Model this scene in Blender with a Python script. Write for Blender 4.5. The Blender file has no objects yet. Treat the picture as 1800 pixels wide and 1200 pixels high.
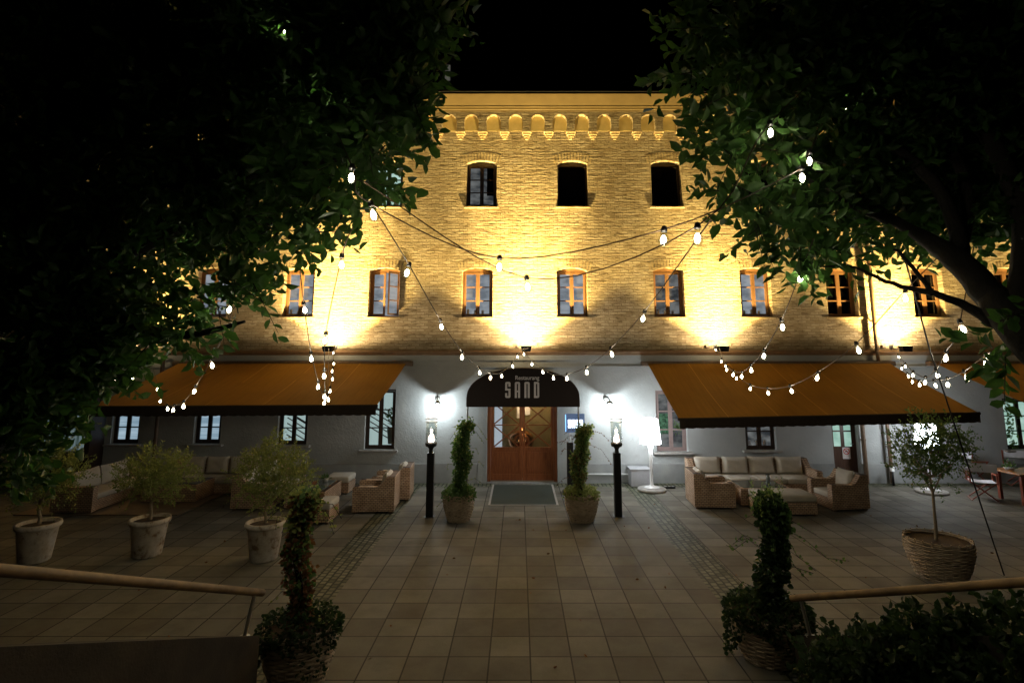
import bpy, bmesh, math, random
import numpy as np
from mathutils import Vector, Matrix, geometry
S = bpy.context.scene
PI = math.pi
# ------------------------------------------------------------------ camera
TH = math.atan(145/970); CT, ST = math.cos(TH), math.sin(TH); H = 3.5; FP = 970.0; CX, CY = 912.0, 485.0
cam = bpy.data.cameras.new('camera'); camo = bpy.data.objects.new('camera', cam); S.collection.objects.link(camo)
cam.sensor_width = 36; cam.lens = 36*FP/1800; cam.clip_end = 500; cam.clip_start = .05
cam.shift_x = (900-CX)/1800; cam.shift_y = -(600-CY)/1800
camo.location = (0, 0, H); camo.rotation_euler = (PI/2+TH, 0, 0)
S.camera = camo
# ------------------------------------------------------------------ world: a black night sky
w = bpy.data.worlds.new("World"); S.world = w; w.use_nodes = True
wn = w.node_tree.nodes; wl = w.node_tree.links
sky = wn.new('ShaderNodeTexSky'); sky.sky_type = 'NISHITA'; sky.sun_disc = False
sky.sun_elevation = math.radians(-5); sky.sun_rotation = math.radians(180)
wl.new(sky.outputs[0], wn['Background'].inputs[0]); wn['Background'].inputs[1].default_value = 0.004
S.view_settings.view_transform = 'Standard'; S.view_settings.look = 'None'
S.view_settings.exposure = 0.0; S.view_settings.gamma = 1
S.cycles.use_denoising = True
try: S.cycles.denoiser = 'OPENIMAGEDENOISE'
except Exception: pass
S.cycles.max_bounces = 6; S.cycles.diffuse_bounces = 4; S.cycles.sample_clamp_indirect = 4; S.cycles.sample_clamp_direct = 30
S.cycles.caustics_reflective = False; S.cycles.caustics_refractive = False
WARM = (1.0, .70, .23); COOL = (.86, .96, 1.0)
K_FLOOD_WIDE, K_FLOOD_FAR, K_SPILL, K_SCONCE, K_BULB, K_LAMP, K_FLAME = 2500, 2350, 480, 60, 190.0, 20.0, 14.0

rnd = random.Random(7); npr = np.random.RandomState(5)
def P(px, py, d):
    a = (px-CX)/FP; b = (CY-py)/FP
    return Vector((a*d, d*(CT-b*ST), H+d*(ST+b*CT)))
def onY(px, py, Y):
    b = (CY-py)/FP; return P(px, py, Y/(CT-b*ST))
def G(px, py, z=0.0):
    b = (CY-py)/FP; return P(px, py, (z-H)/(ST+b*CT))
YF = 16.45
def FX(px, py=600): return onY(px, py, YF).x
def FZ(py): return onY(900, py, YF).z

# ------------------------------------------------------------------ materials
def mk(name, col=(.5,.5,.5), rough=.6, metal=0, spec=.4):
    m = bpy.data.materials.new(name); m.use_nodes = True
    b = m.node_tree.nodes['Principled BSDF']
    b.inputs['Base Color'].default_value = (*col, 1); b.inputs['Roughness'].default_value = rough
    b.inputs['Metallic'].default_value = metal; b.inputs['Specular IOR Level'].default_value = spec
    return m
class N:
    def __init__(s, m): s.m = m; s.t = m.node_tree; s.b = s.t.nodes['Principled BSDF']
    def new(s, typ, **kw):
        n = s.t.nodes.new(typ)
        for k, v in kw.items():
            if k in n.inputs: n.inputs[k].default_value = v
            else: setattr(n, k, v)
        return n
    def link(s, a, b): s.t.links.new(a, b)
    def pos(s, kind='pos', swz=None, scale=(1,1,1)):
        if kind == 'pos': o = s.new('ShaderNodeNewGeometry').outputs['Position']
        else: o = s.new('ShaderNodeTexCoord').outputs['Object']
        if swz:
            sp = s.new('ShaderNodeSeparateXYZ'); s.link(o, sp.inputs[0]); c = s.new('ShaderNodeCombineXYZ')
            for i, ch in enumerate(swz):
                if ch == '+':
                    a = s.new('ShaderNodeMath', operation='ADD'); s.link(sp.outputs[0], a.inputs[0]); s.link(sp.outputs[1], a.inputs[1]); s.link(a.outputs[0], c.inputs[i])
                elif ch in 'xyz': s.link(sp.outputs['xyz'.index(ch)], c.inputs[i])
            o = c.outputs[0]
        if scale != (1,1,1):
            mp = s.new('ShaderNodeMapping'); mp.inputs['Scale'].default_value = scale; s.link(o, mp.inputs[0]); o = mp.outputs[0]
        return o
    def noise(s, vec, scale, detail=4, rough=.55):
        n = s.new('ShaderNodeTexNoise'); n.inputs['Scale'].default_value = scale; n.inputs['Detail'].default_value = detail; n.inputs['Roughness'].default_value = rough
        s.link(vec, n.inputs['Vector']); return n.outputs['Fac']
    def ramp(s, fac, stops):
        r = s.new('ShaderNodeValToRGB'); e = r.color_ramp.elements
        while len(e) < len(stops): e.new(.5)
        for i, (p, c) in enumerate(stops): e[i].position = p; e[i].color = (*c, 1)
        s.link(fac, r.inputs[0]); return r.outputs[0]
    def mix(s, a, b, fac, mode='MIX'):
        n = s.new('ShaderNodeMix', data_type='RGBA', blend_type=mode)
        for v, i in ((fac, 0), (a, 6), (b, 7)):
            if hasattr(v, 'links'): s.link(v, n.inputs[i])
            elif i == 0: n.inputs[0].default_value = v
            else: n.inputs[i].default_value = (*v, 1)
        return n.outputs[2]
    def math(s, op, a, b=0.0):
        n = s.new('ShaderNodeMath', operation=op)
        for i, v in enumerate((a, b)):
            if hasattr(v, 'links'): s.link(v, n.inputs[i])
            else: n.inputs[i].default_value = v
        return n.outputs[0]
    def bump(s, h, strength, dist=.01):
        n = s.new('ShaderNodeBump'); n.inputs['Strength'].default_value = strength; n.inputs['Distance'].default_value = dist
        s.link(h, n.inputs['Height'])
        old = s.b.inputs['Normal'].links
        if old: s.link(old[0].from_socket, n.inputs['Normal'])
        s.link(n.outputs[0], s.b.inputs['Normal'])
    def color(s, o): s.link(o, s.b.inputs['Base Color'])
def noisy(name, c1, c2, scale, rough=.7, bump=0, bscale=None, metal=0, kind='pos', detail=5):
    m = mk(name, c1, rough, metal); n = N(m); v = n.pos(kind)
    n.color(n.ramp(n.noise(v, scale, detail), [(.3, c1), (.7, c2)]))
    if bump: n.bump(n.noise(v, bscale or scale*3, 4), bump, .01)
    return m
def emis(name, col, strength):
    m = mk(name, (.02,.02,.02), .5); b = m.node_tree.nodes['Principled BSDF']
    b.inputs['Emission Color'].default_value = (*col, 1); b.inputs['Emission Strength'].default_value = strength
    return m
def brickmat(name, c1, c2, cm, bumpk):
    m = mk(name, c1, .85, 0, .2); n = N(m); v = n.pos('pos', 'xz')
    nv = n.new('ShaderNodeTexNoise', Scale=1.4, Detail=3.0); n.link(v, nv.inputs['Vector'])
    wv = n.new('ShaderNodeVectorMath', operation='MULTIPLY_ADD'); n.link(nv.outputs['Color'], wv.inputs[0]); wv.inputs[1].default_value = (.05,.05,0); n.link(v, wv.inputs[2])
    nv2 = n.new('ShaderNodeTexNoise', Scale=9.0, Detail=3.0); n.link(v, nv2.inputs['Vector'])
    w2 = n.new('ShaderNodeVectorMath', operation='MULTIPLY_ADD'); n.link(nv2.outputs['Color'], w2.inputs[0]); w2.inputs[1].default_value = (.06,.05,0); n.link(wv.outputs[0], w2.inputs[2])
    b = n.new('ShaderNodeTexBrick'); n.link(w2.outputs[0], b.inputs['Vector'])
    b.inputs['Scale'].default_value = 1; b.inputs['Brick Width'].default_value = .25; b.inputs['Row Height'].default_value = .085
    b.inputs['Mortar Size'].default_value = .011; b.inputs['Mortar Smooth'].default_value = .6
    b.inputs['Color1'].default_value = (.3,.3,.3,1); b.inputs['Color2'].default_value = (1,1,1,1); b.inputs['Mortar'].default_value = (0,0,0,1)
    base = n.ramp(n.noise(v, 2.2, 6, .7), [(.3, c1), (.7, c2)])
    crevice_shade = n.ramp(n.noise(n.pos('pos', 'xz', (2.2, 8.5, 1)), 1.3, 6, .7), [(.36, (.30,.24,.16)), (.46, (1,1,1)), (.66, (1.0,1.0,1.0))])  # crevice shade put into the colour where the relief noise runs low
    base = n.mix(base, crevice_shade, .8, 'MULTIPLY')
    tone = n.ramp(b.outputs['Color'], [(.25, (.62,.57,.48)), (.75, (1,1,1))]); base = n.mix(base, tone, .85, 'MULTIPLY')
    stain = n.ramp(n.noise(n.pos('pos', 'xz', (1, .45, 1)), .9, 5, .65), [(.34, (.72,.68,.6)), (.55, (1,1,1))]); base = n.mix(base, stain, .8, 'MULTIPLY')
    n.color(n.mix(base, cm, n.math('MULTIPLY', b.outputs['Fac'], .6)))
    rough_h = n.noise(n.pos('pos', 'xz', (2.2, 8.5, 1)), 1.3, 6, .7)
    fine = n.noise(v, 30, 5, .7)
    h = n.math('ADD', n.math('MULTIPLY', b.outputs['Color'], .9), n.math('ADD', n.math('MULTIPLY', rough_h, 3.2), n.math('MULTIPLY', fine, .5)))
    n.bump(h, bumpk, .045)
    return m
M = {}
M['brick'] = brickmat('painted_brick', (.50,.42,.27), (.62,.53,.37), (.34,.26,.15), .8)
M['brick_soft'] = brickmat('painted_brick_trim', (.55,.44,.25), (.64,.53,.33), (.4,.3,.17), .35)
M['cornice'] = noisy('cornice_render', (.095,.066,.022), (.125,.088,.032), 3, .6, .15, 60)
M['course'] = noisy('string_course_render', (.22,.13,.07), (.32,.20,.11), 6, .6, .1, 60)
m = M['plaster'] = noisy('grey_plaster', (.34,.355,.35), (.44,.455,.45), 1.1, .9, .9, 24); n = N(m); n.bump(n.noise(n.pos(), 9, 3), .5, .02)
M['plinth'] = noisy('plinth_plaster', (.27,.28,.28), (.36,.37,.36), 2.5, .85, .4, 40)
M['trim'] = noisy('white_reveal_paint', (.52,.53,.53), (.6,.6,.6), 3, .6)
M['stone'] = noisy('sill_stone', (.33,.31,.29), (.42,.4,.37), 8, .7, .2, 50)
M['roof'] = noisy('dark_roof', (.006,.006,.007), (.01,.01,.01), 4, .8)
M['wood_tan'] = noisy('varnished_window_wood', (.20,.105,.045), (.27,.145,.065), 14, .4)
M['wood_dark'] = noisy('dark_window_wood', (.03,.017,.012), (.045,.025,.016), 14, .4)
M['wood_grey'] = noisy('mauve_window_paint', (.25,.18,.17), (.30,.22,.2), 10, .5)
def woodmat(name, c1, c2, rough=.35):
    m = mk(name, c1, rough, 0, .5); n = N(m); v = n.pos('obj', None, (9, 9, 1.0))
    n.color(n.ramp(n.noise(v, 3.5, 6, .6), [(.3, c1), (.7, c2)])); n.bump(n.noise(v, 9, 4), .15, .004); return m
M['door_wood'] = woodmat('red_brown_door_wood', (.20,.055,.018), (.36,.12,.04))
M['door_wood2'] = woodmat('dark_brown_door_wood', (.07,.035,.022), (.11,.055,.035))
M['teak'] = woodmat('red_teak_chair_wood', (.20,.05,.03), (.30,.08,.045))
M['table_wood'] = woodmat('orange_table_wood', (.32,.13,.04), (.42,.18,.06))
M['rail_wood'] = noisy('weathered_handrail_wood', (.12,.075,.035), (.24,.15,.065), 7, .6, .2, 40)
M['steel'] = noisy('brushed_steel', (.5,.5,.52), (.6,.6,.62), 30, .3, 0, None, 1)
M['black'] = noisy('black_powder_coat', (.006,.006,.007), (.012,.012,.013), 20, .45)
M['cable'] = noisy('brown_black_cable', (.05,.03,.02), (.07,.04,.025), 20, .6)
M['wire'] = noisy('black_guy_wire', (.008,.008,.008), (.012,.012,.012), 20, .6)
M['iron'] = noisy('grey_iron', (.14,.14,.13), (.2,.2,.18), 20, .45, 0, None, .6)
M['pipe'] = noisy('brown_downpipe_metal', (.10,.065,.04), (.16,.10,.06), 10, .45)
M['white_pl'] = noisy('white_lamp_plastic', (.78,.78,.78), (.82,.82,.82), 10, .35)
M['greybox'] = noisy('grey_utility_box', (.36,.36,.38), (.42,.42,.44), 12, .5)
M['valance'] = noisy('dark_brown_valance', (.022,.013,.008), (.032,.02,.012), 20, .9)
M['canopy'] = noisy('black_brown_canopy_cloth', (.010,.006,.005), (.016,.010,.008), 30, .85, .3, 200)
m = M['awning'] = mk('orange_awning_cloth', (.3,.12,.03), .85, 0, .2); n = N(m)
v = n.pos('pos', 'xy', (9, .35, 1)); st = n.noise(v, 2.0, 6, .7); bl = n.noise(n.pos(), .8, 3)
n.color(n.mix(n.ramp(st, [(.3, (.24,.12,.014)), (.72, (.38,.195,.028))]), n.ramp(bl, [(.3, (.72,.7,.68)), (.7, (1,1,1))]), 1.0, 'MULTIPLY'))
n.bump(st, .3, .01)
tr = n.new('ShaderNodeBsdfTranslucent'); tr.inputs[0].default_value = (.5,.3,.08,1); mx = n.new('ShaderNodeMixShader'); mx.inputs[0].default_value = .22
n.link(n.b.outputs[0], mx.inputs[1]); n.link(tr.outputs[0], mx.inputs[2]); n.link(mx.outputs[0], n.t.nodes['Material Output'].inputs[0])
m = M['letters'] = noisy('pale_canopy_lettering', (.55,.52,.54), (.6,.58,.6), 20, .6)
m = M['wicker'] = mk('woven_rattan', (.3,.2,.13), .6, 0, .3); n = N(m)
bt = n.new('ShaderNodeTexBrick'); n.link(n.pos('obj', '+z'), bt.inputs['Vector']); bt.inputs['Scale'].default_value = 1
bt.inputs['Brick Width'].default_value = .085; bt.inputs['Row Height'].default_value = .040; bt.inputs['Mortar Size'].default_value = .006; bt.inputs['Mortar Smooth'].default_value = .5
bt.inputs['Color1'].default_value = (.54,.37,.25,1); bt.inputs['Color2'].default_value = (.68,.50,.36,1); bt.inputs['Mortar'].default_value = (.07,.04,.025,1)
n.color(n.mix(bt.outputs['Color'], n.ramp(n.noise(n.pos('obj'), 5, 4), [(.3, (.68,.64,.6)), (.7, (1,1,1))]), 1, 'MULTIPLY')); n.bump(bt.outputs['Fac'], -.7, .008)
M['cushion'] = noisy('taupe_cushion_cloth', (.48,.44,.37), (.58,.53,.45), 5, .95, .25, 70, 0, 'obj')
M['glass_top'] = mk('smoked_table_glass', (.12,.14,.13), .08, 0, .8)
M['terra'] = m = mk('limewashed_terracotta', (.5,.4,.3), .85, 0, .2); n = N(m); nz = n.noise(n.pos(), 5.5, 6, .7)
n.color(n.ramp(nz, [(.36, (.26,.17,.10)), (.44, (.52,.45,.36)), (.6, (.66,.60,.52))])); n.bump(nz, .3, .01)
M['soil'] = noisy('dark_soil', (.03,.02,.012), (.07,.045,.03), 40, .95, .9, 60)
M['basket'] = noisy('willow_basket_rods', (.30,.23,.16), (.52,.42,.31), 9, .75, .2, 90)
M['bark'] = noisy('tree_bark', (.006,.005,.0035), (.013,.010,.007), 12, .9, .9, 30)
M['bark_pale'] = noisy('pale_stem_bark', (.22,.17,.11), (.3,.24,.17), 20, .8, .4, 60)
def leafmat(name, c1, c2, sc=4, trans=.42):
    m = mk(name, c1, .5, 0, .4); n = N(m); v = n.pos()
    col = n.ramp(n.noise(v, sc, 5, .8), [(.3, c1), (.7, c2)]); n.color(col)
    tr = n.new('ShaderNodeBsdfTranslucent'); n.link(col, tr.inputs[0]); mx = n.new('ShaderNodeMixShader'); mx.inputs[0].default_value = trans
    out = n.t.nodes['Material Output']; n.link(n.b.outputs[0], mx.inputs[1]); n.link(tr.outputs[0], mx.inputs[2]); n.link(mx.outputs[0], out.inputs[0]); return m
M['leaf_tree'] = leafmat('broad_tree_leaf', (.022,.066,.013), (.055,.13,.026), 6, .5)
M['leaf_ivy'] = leafmat('ivy_leaf', (.05,.12,.03), (.15,.25,.07), 16)
M['leaf_ivy_red'] = leafmat('red_autumn_ivy_leaf', (.08,.07,.02), (.26,.09,.04), 14)
M['leaf_olive'] = leafmat('olive_green_shrub_leaf', (.20,.25,.07), (.36,.40,.13), 18)
M['leaf_dark'] = leafmat('shaded_near_ivy_leaf', (.014,.036,.010), (.042,.078,.022), 12)  # ivy leaf with the dim foreground's shade put into its colour
M['leaf_bush'] = leafmat('dark_glossy_bush_leaf', (.07,.13,.035), (.16,.24,.07), 16)
M['leaf_tip'] = leafmat('bright_shoot_leaf', (.2,.32,.08), (.32,.42,.13), 12)
M['mat'] = noisy('green_grey_doormat', (.035,.045,.035), (.06,.07,.055), 80, .95, .9, 250)
M['rug'] = noisy('pale_terrace_deck', (.20,.15,.10), (.26,.20,.14), 5, .9, .2, 60)
M['copper'] = mk('polished_copper', (.75,.33,.14), .22, 1)
m = M['clear'] = mk('clear_glass', (1,1,1), .02, 0, .5); b = m.node_tree.nodes['Principled BSDF']
b.inputs['Transmission Weight'].default_value = 1; b.inputs['IOR'].default_value = 1.02
# thin clear glazing: transparent with a sharp reflection
m = M['glazing'] = mk('thin_window_glazing', (1,1,1)); n = N(m); tr = n.new('ShaderNodeBsdfTransparent'); gl = n.new('ShaderNodeBsdfGlossy'); gl.inputs['Roughness'].default_value = .03
tr.inputs[0].default_value = (.9,.93,.92,1); mx = n.new('ShaderNodeMixShader'); mx.inputs[0].default_value = .1
n.link(tr.outputs[0], mx.inputs[1]); n.link(gl.outputs[0], mx.inputs[2]); n.link(mx.outputs[0], n.t.nodes['Material Output'].inputs[0])
def panemat(name, c1, c2, s, scale=(1.5, 1, 3)):
    m = mk(name, (.02,.02,.02), .06, 0, .6); n = N(m); f = n.noise(n.pos('pos', None, scale), 1.3, 3)
    n.link(n.ramp(f, [(.38, c1), (.62, c2)]), n.b.inputs['Emission Color']); n.b.inputs['Emission Strength'].default_value = s; return m
M['p_dark'] = mk('unlit_window_glass', (.004,.004,.005), .06, 0, .5)
M['p_room'] = panemat('dim_blue_grey_lit_glass', (.16,.19,.22), (.34,.38,.42), .8)
M['p_grey'] = panemat('dim_grey_lit_glass', (.03,.035,.04), (.17,.18,.18), .8)
M['p_blue'] = panemat('pale_blue_lit_glass', (.25,.38,.48), (.46,.62,.74), .75, (.5, 1, 7))
M['p_mint'] = panemat('mint_lit_glass', (.32,.55,.45), (.52,.75,.66), .8)
M['p_green'] = panemat('plants_behind_lit_glass', (.01,.05,.02), (.08,.22,.12), .7, (14, 1, 14))
M['p_curtain'] = panemat('lit_white_curtain', (.04,.07,.06), (.22,.30,.32), .6, (9, 1, .5))
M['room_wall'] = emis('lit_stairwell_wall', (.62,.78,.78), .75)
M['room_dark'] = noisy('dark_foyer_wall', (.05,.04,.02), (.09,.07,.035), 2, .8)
M['white_panel'] = emis('lit_white_foyer_panel', (.75,.82,.95), .65)
M['e_bulb'] = emis('glowing_bulb_glass', (1.0,.86,.62), K_BULB)
M['e_lamp'] = emis('glowing_lamp_shade', (.90,.96,1.0), K_LAMP)
M['e_sconce'] = emis('glowing_sconce_glass', (.90,1.0,1.0), 40)
M['e_flame'] = emis('gas_flame', (1.0,.72,.62), K_FLAME)
M['e_flood'] = emis('floodlight_lens', (1.0,.7,.3), 6)
M['e_sign'] = emis('backlit_sign_letters', (.75,.88,1.0), 5)
M['sign_face'] = m = mk('blue_grey_sign_face', (.06,.09,.16), .5)
m.node_tree.nodes['Principled BSDF'].inputs['Emission Color'].default_value = (.10,.17,.33,1); m.node_tree.nodes['Principled BSDF'].inputs['Emission Strength'].default_value = .5
M['e_signedge'] = emis('blue_sign_edge_light', (.2,.5,1.0), 3)
M['canvas'] = noisy('white_canvas', (.62,.62,.66), (.7,.7,.73), 8, .9)
M['paper'] = mk('white_notice_paper', (.7,.66,.66), .6); M['red'] = mk('red_notice_ink', (.6,.05,.04), .5)
M['ink'] = mk('black_notice_ink', (.02,.02,.02), .6); M['pink'] = mk('pink_flower', (.5,.05,.25), .6)
# ground materials
m = M['paving'] = mk('square_concrete_slabs', (.25,.22,.19), .6, 0, .35); n = N(m)
mp = n.new('ShaderNodeMapping'); mp.inputs['Location'].default_value = (-.135, -.365, 0); n.link(n.pos('pos', 'xy'), mp.inputs[0])
b = n.new('ShaderNodeTexBrick', offset=0.0, squash=1.0); n.link(mp.outputs[0], b.inputs['Vector'])
for k, v_ in (('Scale', 1), ('Brick Width', .485), ('Row Height', .485), ('Mortar Size', .010), ('Mortar Smooth', .2)): b.inputs[k].default_value = v_
b.inputs['Color1'].default_value = (.135,.127,.104,1); b.inputs['Color2'].default_value = (.235,.225,.19,1); b.inputs['Mortar'].default_value = (.02,.016,.01,1)
st = n.ramp(n.noise(n.pos(), 1.3, 6, .7), [(.3, (.5,.48,.44)), (.6, (1,1,1))]); fi = n.ramp(n.noise(n.pos(), 70, 3), [(.3, (.82,.82,.82)), (.7, (1.0,1.0,1.0))])
n.color(n.mix(n.mix(b.outputs['Color'], st, .8, 'MULTIPLY'), fi, 1, 'MULTIPLY')); n.bump(b.outputs['Fac'], -.6, .008); n.bump(n.noise(n.pos(), 90, 3), .15, .004)
n.link(n.math('ADD', n.math('MULTIPLY', n.noise(n.pos(), 2, 4), .25), .68), n.b.inputs['Roughness'])
m = M['cobble'] = mk('mossy_cobble_setts', (.2,.19,.16), .7, 0, .3); n = N(m)
v = n.pos('pos', 'yx'); nv = n.new('ShaderNodeTexNoise', Scale=6.0); n.link(v, nv.inputs['Vector'])
wv = n.new('ShaderNodeVectorMath', operation='MULTIPLY_ADD'); n.link(nv.outputs['Color'], wv.inputs[0]); wv.inputs[1].default_value = (.035,.03,0); n.link(v, wv.inputs[2])
b = n.new('ShaderNodeTexBrick', offset=.5); n.link(wv.outputs[0], b.inputs['Vector'])
for k, v_ in (('Scale', 1), ('Brick Width', .125), ('Row Height', .112), ('Mortar Size', .019), ('Mortar Smooth', .35)): b.inputs[k].default_value = v_
b.inputs['Color1'].default_value = (.06,.065,.035,1); b.inputs['Color2'].default_value = (.20,.20,.14,1); b.inputs['Mortar'].default_value = (.008,.012,.003,1)
n.color(b.outputs['Color']); n.bump(b.outputs['Fac'], -1, .02); n.bump(n.noise(n.pos(), 40, 3), .4, .008)

# ------------------------------------------------------------------ mesh helpers
class MB:
    def __init__(s): s.v = []; s.f = []; s.sm = []
    def add(s, verts, faces, smooth=False):
        k = len(s.v); s.v += [tuple(p) for p in verts]; s.f += [tuple(i+k for i in f) for f in faces]; s.sm += [smooth]*len(faces); return s
    def box(s, x0, x1, y0, y1, z0, z1, bev=0):
        if x0 > x1: x0, x1 = x1, x0
        if y0 > y1: y0, y1 = y1, y0
        if z0 > z1: z0, z1 = z1, z0
        if bev:
            bm = bmesh.new(); bmesh.ops.create_cube(bm, size=1)
            for q in bm.verts: q.co = Vector(((x0+x1)/2+q.co.x*(x1-x0), (y0+y1)/2+q.co.y*(y1-y0), (z0+z1)/2+q.co.z*(z1-z0)))
            bmesh.ops.bevel(bm, geom=list(bm.edges), offset=bev, segments=2 if bev < .03 else 3, affect='EDGES', profile=.5)
            bm.verts.ensure_lookup_table(); s.add([q.co for q in bm.verts], [[q.index for q in f.verts] for f in bm.faces], bev > .015); bm.free(); return s
        return s.add([(x0,y0,z0),(x1,y0,z0),(x1,y1,z0),(x0,y1,z0),(x0,y0,z1),(x1,y0,z1),(x1,y1,z1),(x0,y1,z1)],
                     [(0,3,2,1),(4,5,6,7),(0,1,5,4),(1,2,6,5),(2,3,7,6),(3,0,4,7)])
    def tube(s, pts, r, n=8, cap=True):
        pts = [Vector(p) for p in pts]; rs = r if isinstance(r, (list, tuple)) else [r]*len(pts)
        vs, fs = [], []; up = None
        for i, p in enumerate(pts):
            t = (pts[min(i+1, len(pts)-1)]-pts[max(i-1, 0)]).normalized()
            if up is None: up = t.orthogonal().normalized()
            up = (up - t*up.dot(t)).normalized(); bn = t.cross(up)
            for k in range(n):
                a = 2*PI*k/n; vs.append(p+(up*math.cos(a)+bn*math.sin(a))*rs[i])
        for i in range(len(pts)-1):
            for k in range(n): fs.append((i*n+k, i*n+(k+1) % n, (i+1)*n+(k+1) % n, (i+1)*n+k))
        s.add(vs, fs, True)
        if cap:
            s.add(vs[:n], [tuple(range(n))[::-1]]); s.add(vs[-n:], [tuple(range(n))])
        return s
    def lathe(s, prof, c=(0,0,0), n=24, axis=None):
        vs, fs = [], []; c = Vector(c)
        for r, z in prof:
            for k in range(n): a = 2*PI*k/n; vs.append(Vector((r*math.cos(a), r*math.sin(a), z)))
        for i in range(len(prof)-1):
            for k in range(n): fs.append((i*n+k, i*n+(k+1) % n, (i+1)*n+(k+1) % n, (i+1)*n+k))
        if axis is not None:
            q = Vector((0,0,1)).rotation_difference(Vector(axis)); vs = [q @ v for v in vs]
        return s.add([v+c for v in vs], fs, True)
    def prism(s, poly, fn, a, b):   # poly 2-D, fn(u, v, t) -> 3-D; thickness from t=a to t=b
        n = len(poly)
        return s.add([fn(u, v, a) for u, v in poly]+[fn(u, v, b) for u, v in poly],
                     [tuple(range(n)), tuple(range(2*n-1, n-1, -1))]+[(i, i+n, (i+1) % n+n, (i+1) % n) for i in range(n)])
    def build(s, name, mat, parent=None, local=False):
        me = bpy.data.meshes.new(name); v = s.v
        if parent is not None and not local:
            o = origin(parent); v = [(a-o.x, b-o.y, c-o.z) for a, b, c in v]
        me.from_pydata(v, [], s.f); me.polygons.foreach_set('use_smooth', s.sm)
        bm = bmesh.new(); bm.from_mesh(me); bmesh.ops.recalc_face_normals(bm, faces=list(bm.faces)); bm.to_mesh(me); bm.free()
        return link(name, me, mat, parent)
def origin(o):
    t = Vector((0,0,0))
    while o is not None: t = t+o.location; o = o.parent
    return t
def link(name, me, mat, parent=None):
    o = bpy.data.objects.new(name, me); S.collection.objects.link(o)
    if mat is not None: me.materials.append(M[mat] if isinstance(mat, str) else mat)
    if parent is not None: o.parent = parent
    return o
def tag(o, label=None, cat=None, group=None, kind=None):
    for k, v in (('label', label), ('category', cat), ('group', group), ('kind', kind)):
        if v: o[k] = v
    return o
def thing(name, label, cat, loc=(0,0,0), rz=0, group=None):
    o = bpy.data.objects.new(name, None); S.collection.objects.link(o); o.location = loc; o.rotation_euler = (0,0,rz)
    return tag(o, label, cat, group)
def copy_tree(o, parent=None):
    kids = [c for c in bpy.data.objects if c.parent == o]
    c = o.copy(); S.collection.objects.link(c)
    if parent is not None: c.parent = parent
    for k in kids: copy_tree(k, c)
    return c
def place(o, label, loc, rz=0):
    c = copy_tree(o); c.location = loc; c.rotation_euler = (0,0,rz); c['label'] = label; return c
def struct(o): o['kind'] = 'structure'; return o

# leaves: arrays of base points, directions, lengths -> one mesh
def leaf_mesh(name, mat, pts, dirs, L, W, parent=None, fold=.25, seed=1):
    r = np.random.RandomState(seed); n = len(pts)
    d = dirs/np.linalg.norm(dirs, axis=1, keepdims=True)
    u = r.normal(size=(n, 3)); u -= d*(u*d).sum(1, keepdims=True); u /= np.linalg.norm(u, axis=1, keepdims=True)
    nn = np.cross(d, u); L = np.asarray(L).reshape(-1, 1)*np.ones((n, 1)); Wd = L*W
    sh = [(0, 0, 0), (.28, .42, fold), (.62, .45, fold), (1, 0, -.15), (.62, -.45, fold), (.28, -.42, fold)]
    v = np.stack([pts+d*L*a+u*Wd*b+nn*Wd*c for a, b, c in sh], 1).reshape(-1, 3)
    if parent is not None: v = v-np.array(origin(parent))
    idx = (np.arange(n)*6)[:, None]; f = np.concatenate([idx+np.array([[0,1,2,3]]), idx+np.array([[0,3,4,5]])], 1).reshape(-1)
    me = bpy.data.meshes.new(name); me.vertices.add(n*6); me.vertices.foreach_set('co', v.astype(np.float32).reshape(-1))
    me.loops.add(len(f)); me.loops.foreach_set('vertex_index', f.astype(np.int32))
    me.polygons.add(n*2); me.polygons.foreach_set('loop_start', np.arange(n*2, dtype=np.int32)*4)
    me.update(calc_edges=True); me.validate()
    return link(name, me, mat, parent)

# ================================================================== SETTING
g = MB(); g.add([(-60,-20,-.03),(60,-20,-.03),(60,70,-.03),(-60,70,-.03)], [(0,1,2,3)]); struct(g.build('ground', 'soil'))
CI, CO = 2.83, 3.40; XC = .1
def sheet(name, mat, x0, x1, y0, y1, z0, z1):
    b = MB(); b.box(x0, x1, y0, y1, z0, z1); return struct(b.build(name, mat))
sheet('plaza_paving', 'paving', XC-CI, XC+CI, 2.5, 15.98, -.08, 0)
sheet('terrace_paving', 'paving', -20, XC-CO, 2.5, 15.98, -.08, 0)
sheet('terrace_paving', 'paving', XC+CO, 20, 2.5, 15.98, -.08, 0)
sheet('cobble_strip', 'cobble', XC-CO+.001, XC-CI-.001, 2.5, 15.98, -.09, -.004)
sheet('cobble_strip', 'cobble', XC+CI+.001, XC+CO-.001, 2.5, 15.98, -.09, -.004)
sheet('wall_foot_strip', 'cobble', -20, 20, 15.981, 16.4, -.09, -.006)
sheet('terrace_deck', 'rug', -11.4, -7.7, 13.1, 15.9, -.01, .025)

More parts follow.
